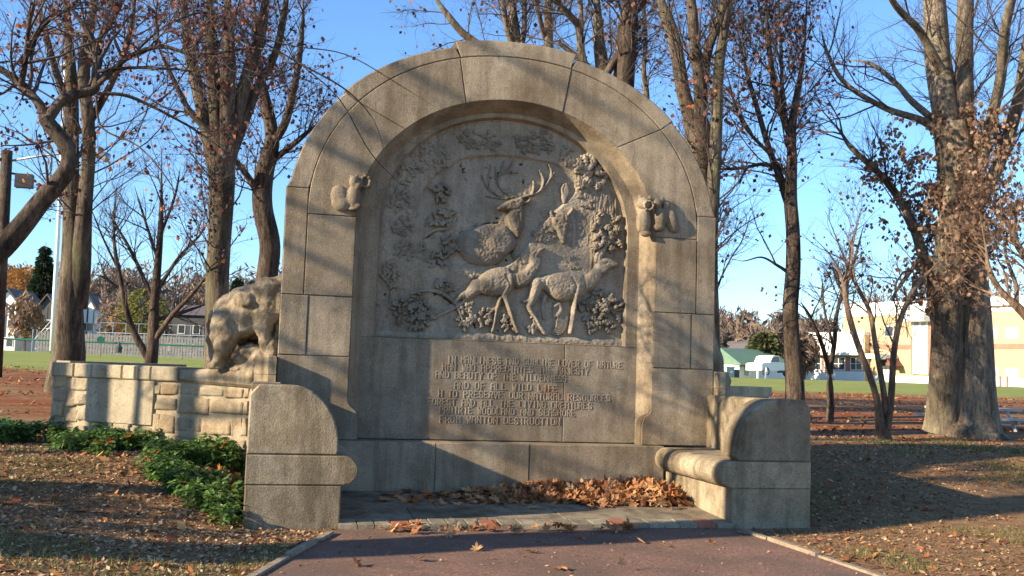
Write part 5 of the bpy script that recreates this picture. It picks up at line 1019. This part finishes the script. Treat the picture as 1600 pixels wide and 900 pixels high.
def house(pl, pr, D, base, eave, ridge, lab, wall='white', dark_trim=True, gable=True):
    A, d_, n_, sz, pt = frame(pl, D, pr, D); s1 = sz(pr, eave)[0]; z0 = 1.6; ze = sz((pl+pr)/2, eave)[1]; zr_ = sz((pl+pr)/2, ridge)[1]
    t = thing('house', tuple(pt(s1/2, z0)), lab, 'house', 'houses beyond the field'); dp = 8.
    a = pt(0, z0-1, 0); MB().obox(a, pt(s1, z0-1)-a, pt(0, z0-1, -dp)-a, (0, 0, ze-z0+1)).build('wall', M[wall], t)
    if gable:
        V = [pt(-.4, ze-.1, .4), pt(s1+.4, ze-.1, .4), pt(s1/2, zr_, .4), pt(-.4, ze-.1, -dp), pt(s1+.4, ze-.1, -dp), pt(s1/2, zr_, -dp)]
        MB().poly([pt(0, ze, .01), pt(s1, ze, .01), pt(s1/2, zr_-.35, .01), pt(0, ze, -.2), pt(s1, ze, -.2), pt(s1/2, zr_-.35, -.2)], [(0, 1, 2), (3, 5, 4), (0, 2, 5, 3), (1, 4, 5, 2)]).build('gable', M[wall], t)
        up = np.array([0, 0, .22]); W_ = V+[v+up for v in V]
        MB().poly(W_, [(0, 2, 5, 3), (2, 1, 4, 5), (6, 9, 11, 8), (8, 11, 10, 7), (0, 6, 8, 2), (2, 8, 7, 1), (0, 3, 9, 6), (1, 7, 10, 4)]).build('roof', M['roof'], t)
    else:
        V = [pt(-.4, ze, .5), pt(s1+.4, ze, .5), pt(s1+.4, zr_, -dp/2), pt(-.4, zr_, -dp/2), pt(-.4, ze, -dp), pt(s1+.4, ze, -dp)]
        MB().poly(V, [(0, 1, 2, 3), (3, 2, 5, 4), (0, 3, 4), (1, 5, 2)]).build('roof', M['roof'], t)
    nw = max(2, int(s1/2.2)); fz_ = (1.2, 4.0) if ze-z0 > 4.6 else (1.0,)
    for f in fz_:
        for k in range(nw):
            s = s1*(k+.5)/nw; o = fbox(pt, s-.55, s+.55, z0+f, z0+f+1.35, .0, .06).build('window', M['white'], t); fbox(pt, s-.45, s+.45, z0+f+.1, z0+f+1.25, .06, .075).build('pane', M['glass'], o)
    if dark_trim:
        for k in range(nw+1): s = s1*k/nw; fbox(pt, max(0, s-.12), min(s1, s+.12), z0+2.7, ze, .005, .04).build('timber', M['dark'], t)
    return t
house(-12, 28, 150, 500, 474, 452, 'white half timbered house with dark gable roof at the far left edge')
house(58, 84, 146, 500, 480, 461, 'narrow dark fronted house with a gable beside the white light pole', 'dark')
house(122, 148, 152, 500, 482, 462, 'cream gabled house just right of the double trunk tree', 'white')
house(190, 212, 156, 500, 482, 466, 'pale gabled house seen through the branches of the small bare tree', 'white', False)
house(246, 320, 148, 500, 492, 474, 'long low dark roofed house above the spectator stand', 'dark', False, False)
# wooded slope: a mass of bare and rusty crowns
def wood(name, spots, n, stops, label, size=(.35, .8)):
    """spots: px range, py top, D range, count"""
    r = np.random.default_rng(len(name)+n); Vt = []; Qt = []; tt = []; k = 0; TV = []
    for (xa, xb, yt, yb_, Da, Db, cnt) in spots:
        for _ in range(cnt):
            D = r.uniform(Da, Db); px = r.uniform(xa, xb); top = atD(px, r.uniform(yt, yt+(yb_-yt)*.35), D); z0 = float(gz(top[0], top[1])); h = max(3, top[2]-z0); rad = h*r.uniform(.26, .36)
            TV.append(np.array([[top[0], top[1], z0-.3], [top[0]+r.normal(0, .2), top[1], z0+h*.5], [top[0], top[1], z0+h*.95]]))
            m = n; u = r.normal(size=(m, 3)); u /= np.linalg.norm(u, axis=1, keepdims=True); rr = r.uniform(.25, 1, m)**.5; lump = 1+.25*np.sin(u[:, 0]*5+px)*np.sin(u[:, 2]*6+D)
            c = np.array([top[0], top[1], z0+h*.6])+u*(rr*lump)[:, None]*np.array([rad, rad, h*.42]); d = r.normal(size=(m, 3)); d[:, 2] = np.abs(d[:, 2])+.3; d /= np.linalg.norm(d, axis=1, keepdims=True)
            s = np.cross(d, r.normal(size=(m, 3))); s /= np.linalg.norm(s, axis=1, keepdims=True); L_ = r.uniform(*size, m)[:, None]
            Vt.append(np.stack([c-d*L_, c+s*L_*.22, c+d*L_, c-s*L_*.22], 1).reshape(-1, 3)); tt.append(np.clip(r.uniform(0, 1)*.8+r.uniform(-.15, .25, m), 0, 1)); Qt.append(np.arange(m)[:, None]*4+np.arange(4)[None]+k); k += 4*m
    o = add(name, mesh_np(name, np.vstack(Vt), np.vstack(Qt), None, np.concatenate(tt)), leaf_mat(name+'_mat', stops, .2, .8)); tag(o, label, 'woodland', None, 'stuff')
    TV = np.array(TV); V, Q = tubes(TV, np.repeat([[.22, .15, .05]], len(TV), 0), 5); add('trunks', mesh_np('trunks', V, Q), M['bark'], o)['kind'] = 'stuff'
AUT = [(0, (.13, .10, .085)), (.35, (.2, .155, .125)), (.6, (.24, .16, .11)), (.8, (.32, .18, .08)), (.92, (.4, .25, .08)), (1, (.2, .19, .1))]
GRY = [(0, (.10, .075, .06)), (.5, (.2, .15, .115)), (.8, (.26, .16, .1)), (1, (.33, .17, .08))]
wood('woodland', [(-80, 440, 408, 490, 175, 250, 70), (-60, 220, 455, 510, 128, 142, 4), (180, 430, 455, 510, 128, 142, 5)], 620, AUT, 'far autumn woodland of rust and grey crowns behind the houses', (.4, .9))
wood('hill_wood', [(1040, 1290, 478, 560, 120, 190, 40), (1090, 1260, 500, 570, 100, 118, 12)], 420, GRY, 'far grey brown wooded slope behind the green roofed garage', (.4, .9))
wood('tree_row', [(1290, 1660, 430, 540, 150, 185, 26)], 240, GRY, 'far bare treetops showing over the yellow school roof', (.35, .8))
def far_tree(px, yt, D, kind, lab, stops, n=900):
    r = np.random.default_rng(px); n = int(n*2.6); top = atD(px, yt, D); z0 = float(gz(top[0], top[1])); h = top[2]-z0; t = thing('evergreen_tree' if kind == 'fir' else 'autumn_tree', (top[0], top[1], z0), lab, 'tree', 'trees beyond the field')
    V, Q = tubes(np.array([[[top[0], top[1], z0-.2], [top[0], top[1], z0+h*.6], [top[0], top[1], z0+h]]]), np.array([[.25, .15, .03]]), 6); add('trunk', mesh_np('trunk', V, Q), M['bark_dark'], t)
    q = r.uniform(0, 1, n); a = r.uniform(0, 6.28, n)
    if kind == 'fir': tier = np.floor(q*11)/11+r.uniform(-.04, .04, n)*(q < .93); rad = (1-tier)*h*.24*r.uniform(.3, 1, n)**.6; zz = z0+h*(.12+.88*tier)-rad*.25
    else: rad = h*.33*np.sqrt(np.clip(1-(2*q-1)**2, 0, 1))*r.uniform(.4, 1.1, n); zz = z0+h*(.3+.7*q)
    c = np.stack([top[0]+np.cos(a)*rad, top[1]+np.sin(a)*rad, zz], 1); d = np.stack([np.cos(a), np.sin(a), r.normal(-.2, .3, n)], 1); s = np.cross(d, r.normal(size=(n, 3))); s /= np.linalg.norm(s, axis=1, keepdims=True); L_ = r.uniform(.18, .45, n)[:, None]*(2.2 if kind == 'fir' else 1)
    V = np.stack([c-d*L_*.3, c+s*L_*.35, c+d*L_, c-s*L_*.35], 1).reshape(-1, 3); add('crown', mesh_np('crown', V, np.arange(n)[:, None]*4+np.arange(4)[None], None, r.random(n)), leaf_mat('far_crown', stops, .2, .8), t)
FIR = [(0, (.015, .03, .015)), (1, (.04, .07, .03))]
far_tree(72, 378, 170, 'fir', 'dark evergreen rising just left of the double trunk tree', FIR, 1500); far_tree(372, 430, 170, 'fir', 'dark evergreen seen between the fork tree and the bear', FIR, 1200); far_tree(395, 434, 174, 'fir', 'dark evergreen tip close behind the bear sculpture', FIR, 1000)
far_tree(226, 452, 125, 'round', 'yellow green tree behind the trunk of the small bare tree', [(0, (.12, .13, .03)), (1, (.26, .24, .06))], 900)
far_tree(44, 418, 172, 'round', 'orange autumn tree behind the house at the left edge', [(0, (.28, .13, .03)), (1, (.5, .24, .05))], 1500); far_tree(8, 414, 174, 'round', 'rusty autumn tree at the far left edge', [(0, (.2, .1, .04)), (1, (.4, .18, .05))], 1200)
far_tree(1195, 520, 95, 'round', 'dull green tree behind the green roofed garage', [(0, (.05, .06, .02)), (1, (.13, .13, .05))], 800)

# ------------------------------------------------------------------ far background, right: school, garage, truck
M['ybrick'] = plain('yellow_brick', (.52, .36, .2), .85, 0, .1, 1.5); M['rbrick'] = plain('red_brick', (.36, .17, .11), .85, 0, .15, 1.5); M['cream'] = plain('white_render', (.8, .79, .76), .75, 0, .05, 1)
M['greenroof'] = plain('green_roof', (.12, .20, .12), .7, 0, .12, 1.5); M['blind'] = plain('window_blind', (.3, .32, .31), .4, 0, .1); M['awning'] = plain('brown_awning', (.2, .08, .05), .8)
A, d_, n_, sz, pt = frame(1250, 118, 1660, 92, 590, 612)
sg = thing('school_building', tuple(pt(12, 1.4)), 'long two storey yellow brick school with white base and parapet', 'building')
Z8 = lambda x, y: sz(1240+x/4.444, 440+y/4.444)
def fpan(x0, y0, x1, y1, o0, o1, mat, name, par=None, zs=None):
    (s0, za), (s1, zb) = Z8(x0, y0), Z8(x1, y1); 
    if zs: za, zb = zs
    return fbox(pt, s0, s1, min(za, zb), max(za, zb), o0, o1).build(name, M[mat], par or sg)
zb0 = 1.0; zbase = Z8(1450, 670)[1]; zb1 = Z8(1450, 470)[1]; zb2 = Z8(1450, 432)[1]; zy = Z8(1450, 205)[1]; zt = Z8(1450, 102)[1]
xm = 345
fpan(xm, 0, 1900, 0, -14, 0, 'ybrick', 'wall', None, (zb0, zy)); fpan(xm, 0, 1900, 0, -14, .05, 'cream', 'parapet', None, (zy, zt)); fpan(xm+170, 0, 1900, 0, 0, .06, 'cream', 'base_band', None, (zb0, zbase)); fpan(540, 0, 830, 0, 0, .03, 'rbrick', 'brick_band', None, (zb1, zb2)); fpan(960, 0, 1900, 0, 0, .03, 'rbrick', 'brick_band', None, (zb1, zb2))
zl_t = Z8(300, 375)[1]; zl_f = Z8(300, 492)[1]; zl_b = Z8(300, 622)[1]
fpan(45, 0, xm+185, 0, 0, .8, 'ybrick', 'wing_wall', None, (zb0, zl_t)); fpan(45, 0, xm+185, 0, .8, .86, 'cream', 'base_band', None, (zb0, zl_b)); fpan(45, 0, xm+185, 0, -.2, .9, 'cream', 'parapet', None, (zl_t, zl_t+.35))
fpan(180, 0, 520, 0, .8, .88, 'cream', 'panel', None, (zl_f, zl_t)); fpan(165, 0, 530, 0, .8, 1.8, 'cream', 'canopy', None, (zl_f-.35, zl_f))
def win(x0, y0, x1, y1, o, mat='glass', bars=1):
    f = fpan(x0-6, y0-6, x1+6, y1+6, o, o+.08, 'cream', 'window'); fpan(x0, y0, x1, y1, o+.08, o+.1, mat, 'pane', f)
    for k in range(1, bars+1): yy = y0+(y1-y0)*k/(bars+1); fpan(x0, yy-2, x1, yy+2, o+.1, o+.14, 'cream', 'glazing_bar', f)
for a, b in ((192, 222), (255, 290), (312, 345), (352, 388), (436, 466), (475, 508)): win(a, 532, b, 612, .82)
for a, b in ((395, 428), (292, 308), (224, 252)): fpan(a, 528, b, 622, .8, .85, 'rbrick', 'brick_pier')
dr = fpan(90, 540, 150, 640, .8, .9, 'cream', 'door'); fpan(112, 562, 128, 580, .9, .92, 'glass', 'pane', dr); fpan(112, 595, 128, 610, .9, .92, 'glass', 'pane', dr)
fpan(585, 508, 725, 542, 0, 3, 'cream', 'entrance_canopy'); fpan(600, 545, 725, 585, 0, .1, 'dark', 'dark_opening'); dr = fpan(605, 586, 690, 722, 0, .12, 'cream', 'door'); fpan(645, 590, 648, 720, .12, .14, 'dark', 'door_gap', dr)  # dark slab over the doors stands in for the shaded opening under the canopy
a, b, c = [pt(*Z8(*q), 0) for q in ((722, 530), (765, 588), (722, 588))]; a2, b2, c2 = [pt(*Z8(*q), 2.0) for q in ((722, 530), (765, 588), (722, 588))]; MB().poly([a, b, c, a2, b2, c2], [(0, 1, 2), (3, 5, 4), (0, 3, 4, 1), (1, 4, 5, 2), (2, 5, 3, 0)]).build('side_awning', M['awning'], sg)
win(640, 314, 692, 376, .0, 'glass', 0)
fpan(835, 245, 945, 645, 0, .3, 'cream', 'window_bay'); fpan(812, 240, 960, 278, .3, 1.4, 'cream', 'bay_canopy'); fpan(945, 245, 968, 645, 0, .25, 'rbrick', 'brick_pier'); fpan(830, 380, 838, 645, 0, .35, 'rbrick', 'brick_edge')
for q in ((850, 285, 884, 380), (902, 285, 936, 380), (846, 532, 880, 634), (897, 532, 935, 634)): win(*q, .3, 'blind', 2)
for q in ((1340, 330, 1415, 390), (1480, 325, 1560, 390), (1343, 602, 1418, 660), (1478, 606, 1560, 668)): win(*q, .0, 'blind', 0)
for px in (1563, 1574):
    c = atD(px, 612, 88); z_ = float(gz(c[0], c[1])); tag(MB().tube([(c[0], c[1], z_), (c[0], c[1], z_+.85), (c[0], c[1], z_+.95)], [.1, .1, .05], 10).build('bollard', M['rbrick']), 'red bollard on the lawn before the white school base, %s one' % ('left' if px == 1563 else 'right'), 'bollard', 'red bollards by the school')
# garage with green roof
A, d_, n_, sz, pt = frame(1152, 88, 1240, 92, 590)
ga = thing('garage', tuple(pt(2, 1.5)), 'small white garage with a broad green roof beyond the lawn', 'building')
Y6 = lambda x, y: sz(1110+x/6.92, 500+y/6.92)
(s0, ze), (s1, zr_) = Y6(300, 482), Y6(860, 325); zg = Y6(400, 605)[1]
a = pt(s0+.15, zg-.5); MB().obox(a, pt(s1, zg-.5)-a, pt(s0+.15, zg-.5, -6)-a, (0, 0, ze-zg+.5)).build('wall', M['cream'], ga)
V = [pt(s0-.1, ze, .5), pt(s1+.5, ze, .5), pt(s1+.5, zr_, -3), pt(s0+.75, zr_, -3), pt(s0+.75, ze, -6.5), pt(s1+.5, ze, -6.5)]
MB().poly(V+[v-np.array([0, 0, .15]) for v in V], [(0, 1, 2, 3), (3, 2, 5, 4), (0, 3, 4), (1, 5, 2), (0, 6, 7, 1), (6, 10, 11, 7)]).build('roof', M['greenroof'], ga)
for q in ((368, 508, 405, 600), (410, 500, 418, 605), (458, 500, 464, 600)): (a0, b0), (a1, b1) = Y6(*q[:2]), Y6(*q[2:]); fbox(pt, a0, a1, b1, b0, .0, .06).build('door_panel' if q[0] == 368 else 'post', M['blind'] if q[0] == 368 else M['cream'], ga)
A, d_, n_, sz, pt = frame(1148, 104, 1250, 106, 590)
hb = thing('barn_house', tuple(pt(2, 1.5)), 'cream house with gambrel roof half hidden behind the green garage roof', 'house', 'houses beyond the field')
G6 = [sz(1110+x/6.92, 500+y/6.92) for x, y in ((330, 340), (360, 330), (430, 275), (520, 240), (610, 270), (680, 335), (720, 345))]
P_ = [pt(G6[0][0], 1.5)]+[pt(*g) for g in G6]+[pt(G6[-1][0], 1.5)]; n9 = len(P_); Bk = [p-np.array([*(n_*7), 0]) for p in P_]
MB().poly(P_+Bk, [tuple(range(n9)), tuple(range(2*n9-1, n9-1, -1))]).build('gable_wall', M['cream'], hb)
up2 = np.array([0, 0, .25]); Ro = [p+up2+np.array([*(n_*.4), 0]) for p in P_[1:-1]]; Rb = [p+up2 for p in Bk[1:-1]]; Ri = [p+np.array([*(n_*.4), 0]) for p in P_[1:-1]]; k = len(Ro)
MB().poly(Ro+Rb+Ri, [(i, i+1, i+1+k, i+k) for i in range(k-1)]+[(i+2*k, i+1+2*k, i+1, i) for i in range(k-1)]).build('roof', M['roof'], hb)
# pickup truck
A, d_, n_, sz, pt = frame(1152, 84, 1240, 88, 590)
T6 = lambda x, y: sz(1110+x/6.92, 500+y/6.92)
tk = thing('pickup_truck', tuple(pt(T6(640, 600)[0], 1.5)), 'white pickup truck parked in front of the garage', 'truck')
sA = T6(468, 580)[0]; sB = T6(800, 580)[0]; Lk = sB-sA; zg = T6(600, 604)[1]
prof = [(0, .45), (0, 1.0), (.04, 1.12), (.26, 1.2), (.34, 1.75), (.42, 1.85), (.56, 1.85), (.6, 1.25), (.98, 1.22), (1.0, 1.1), (1.0, .5)]
Pf = [pt(sA+u*Lk, zg+z*.95, .9) for u, z in prof]; Pb = [pt(sA+u*Lk, zg+z*.95, -.9) for u, z in prof]; k = len(prof)
MB().poly(Pf+Pb, [tuple(range(k)), tuple(range(2*k-1, k-1, -1))]+[(i, i+k, (i+1) % k+k, (i+1) % k) for i in range(k)]).build('body', M['white'], tk)
wp = [(.29, 1.25), (.36, 1.7), (.43, 1.75), (.55, 1.75), (.57, 1.28)]; Pf = [pt(sA+u*Lk, zg+z*.95, .915) for u, z in wp]; MB().poly(Pf, [tuple(range(5))]).build('side_window', M['glass'], tk)
for u in (.14, .82):
    c = pt(sA+u*Lk, zg+.36, .95); w_ = MB().tube([c, c-np.array([*(n_*.25), 0])], .37, 16).build('wheel', M['dark'], tk); MB().tube([c+np.array([*(n_*.02), 0]), c], .2, 12).build('rim', M['galv'], w_)
fbox(pt, sA+.55*Lk, sB-.1*Lk, zg+.3, zg+.5, .7, .93).build('side_step', M['dark'], tk)
A, d_, n_, sz, pt = frame(1130, 80, 1240, 84, 590)
(a0, b0), (a1, b1) = [sz(1110+x/6.92, 500+y/6.92) for x, y in ((178, 515), (258, 630))]
cbx = thing('utility_cabinet', tuple(pt((a0+a1)/2, b1)), 'grey green utility cabinet with a small notice beside the garage', 'cabinet')
M['cab'] = plain('grey_green_paint', (.3, .36, .32), .6, 0, .08); fbox(pt, a0, a1, b1-.1, b0, -1, 0).build('body', M['cab'], cbx); fbox(pt, a0-.06, a1+.06, b0, b0+.08, -1.06, .06).build('lid', M['cab'], cbx); fbox(pt, a0+(a1-a0)*.45, a0+(a1-a0)*.75, b1+(b0-b1)*.5, b1+(b0-b1)*.7, 0, .02).build('notice', M['white'], cbx)
(a0, b0), (a1, b1) = [sz(1110+x/6.92, 500+y/6.92) for x, y in ((262, 535), (322, 628))]
tag(fbox(pt, a0, a1, b1-.1, b0, -1.2, -.1).build('waste_container', M['dark']), 'dark waste container between the cabinet and the garage', 'container')
for k, px in enumerate((1170, 1183)):
    s, z_ = sz(px, 591); zz = float(gz(*pt(s, 0)[:2])); tag(MB().tube([pt(s, zz-.1, 1), pt(s, zz+.8, 1), pt(s, zz+.88, 1)], [.09, .09, .05], 8).build('bollard', M['white']), 'short white post on the lawn before the garage, %s of two' % ('left' if k == 0 else 'right'), 'bollard', 'white posts by the garage')
# picnic table behind the great tree
tc = atD(1519, 655, 21.5); z0 = float(gz(tc[0], tc[1])); pt_ = thing('picnic_table', (tc[0], tc[1], z0), 'grey wooden picnic table half hidden behind the massive tree', 'table')
ex = _r0*np.array([1, 1, 0]); ey = np.array([-ex[1], ex[0], 0]); M['tablewood'] = plain('bleached_wood', (.5, .47, .42), .85, 0, .2, 6)
zt_ = atD(1475, 635, 21.5)[2]; zs_ = atD(1475, 649, 21.3)[2]; P0 = np.array([tc[0], tc[1], 0])
for k in range(4): MB().obox(P0-ex*.9+ey*(-.36+k*.18)+[0, 0, zt_-.05], ex*1.8, ey*.165, (0, 0, .05)).build('top_plank', M['tablewood'], pt_)
for o_ in (-.85, .62): MB().obox(P0-ex*.9+ey*o_+[0, 0, zs_-.05], ex*1.8, ey*.23, (0, 0, .05)).build('seat_plank', M['tablewood'], pt_)
for s_ in (-.65, .6):
    for q in (-1, 1): MB().tube([P0+ex*s_+ey*.3*q+[0, 0, zt_-.05], P0+ex*s_+ey*.7*q+[0, 0, z0-.05]], .04, 4).build('leg', M['tablewood'], pt_)
    MB().obox(P0+ex*(s_-.03)-ey*.8+[0, 0, zs_-.14], ex*.06, ey*1.6, (0, 0, .09)).build('cross_beam', M['tablewood'], pt_)
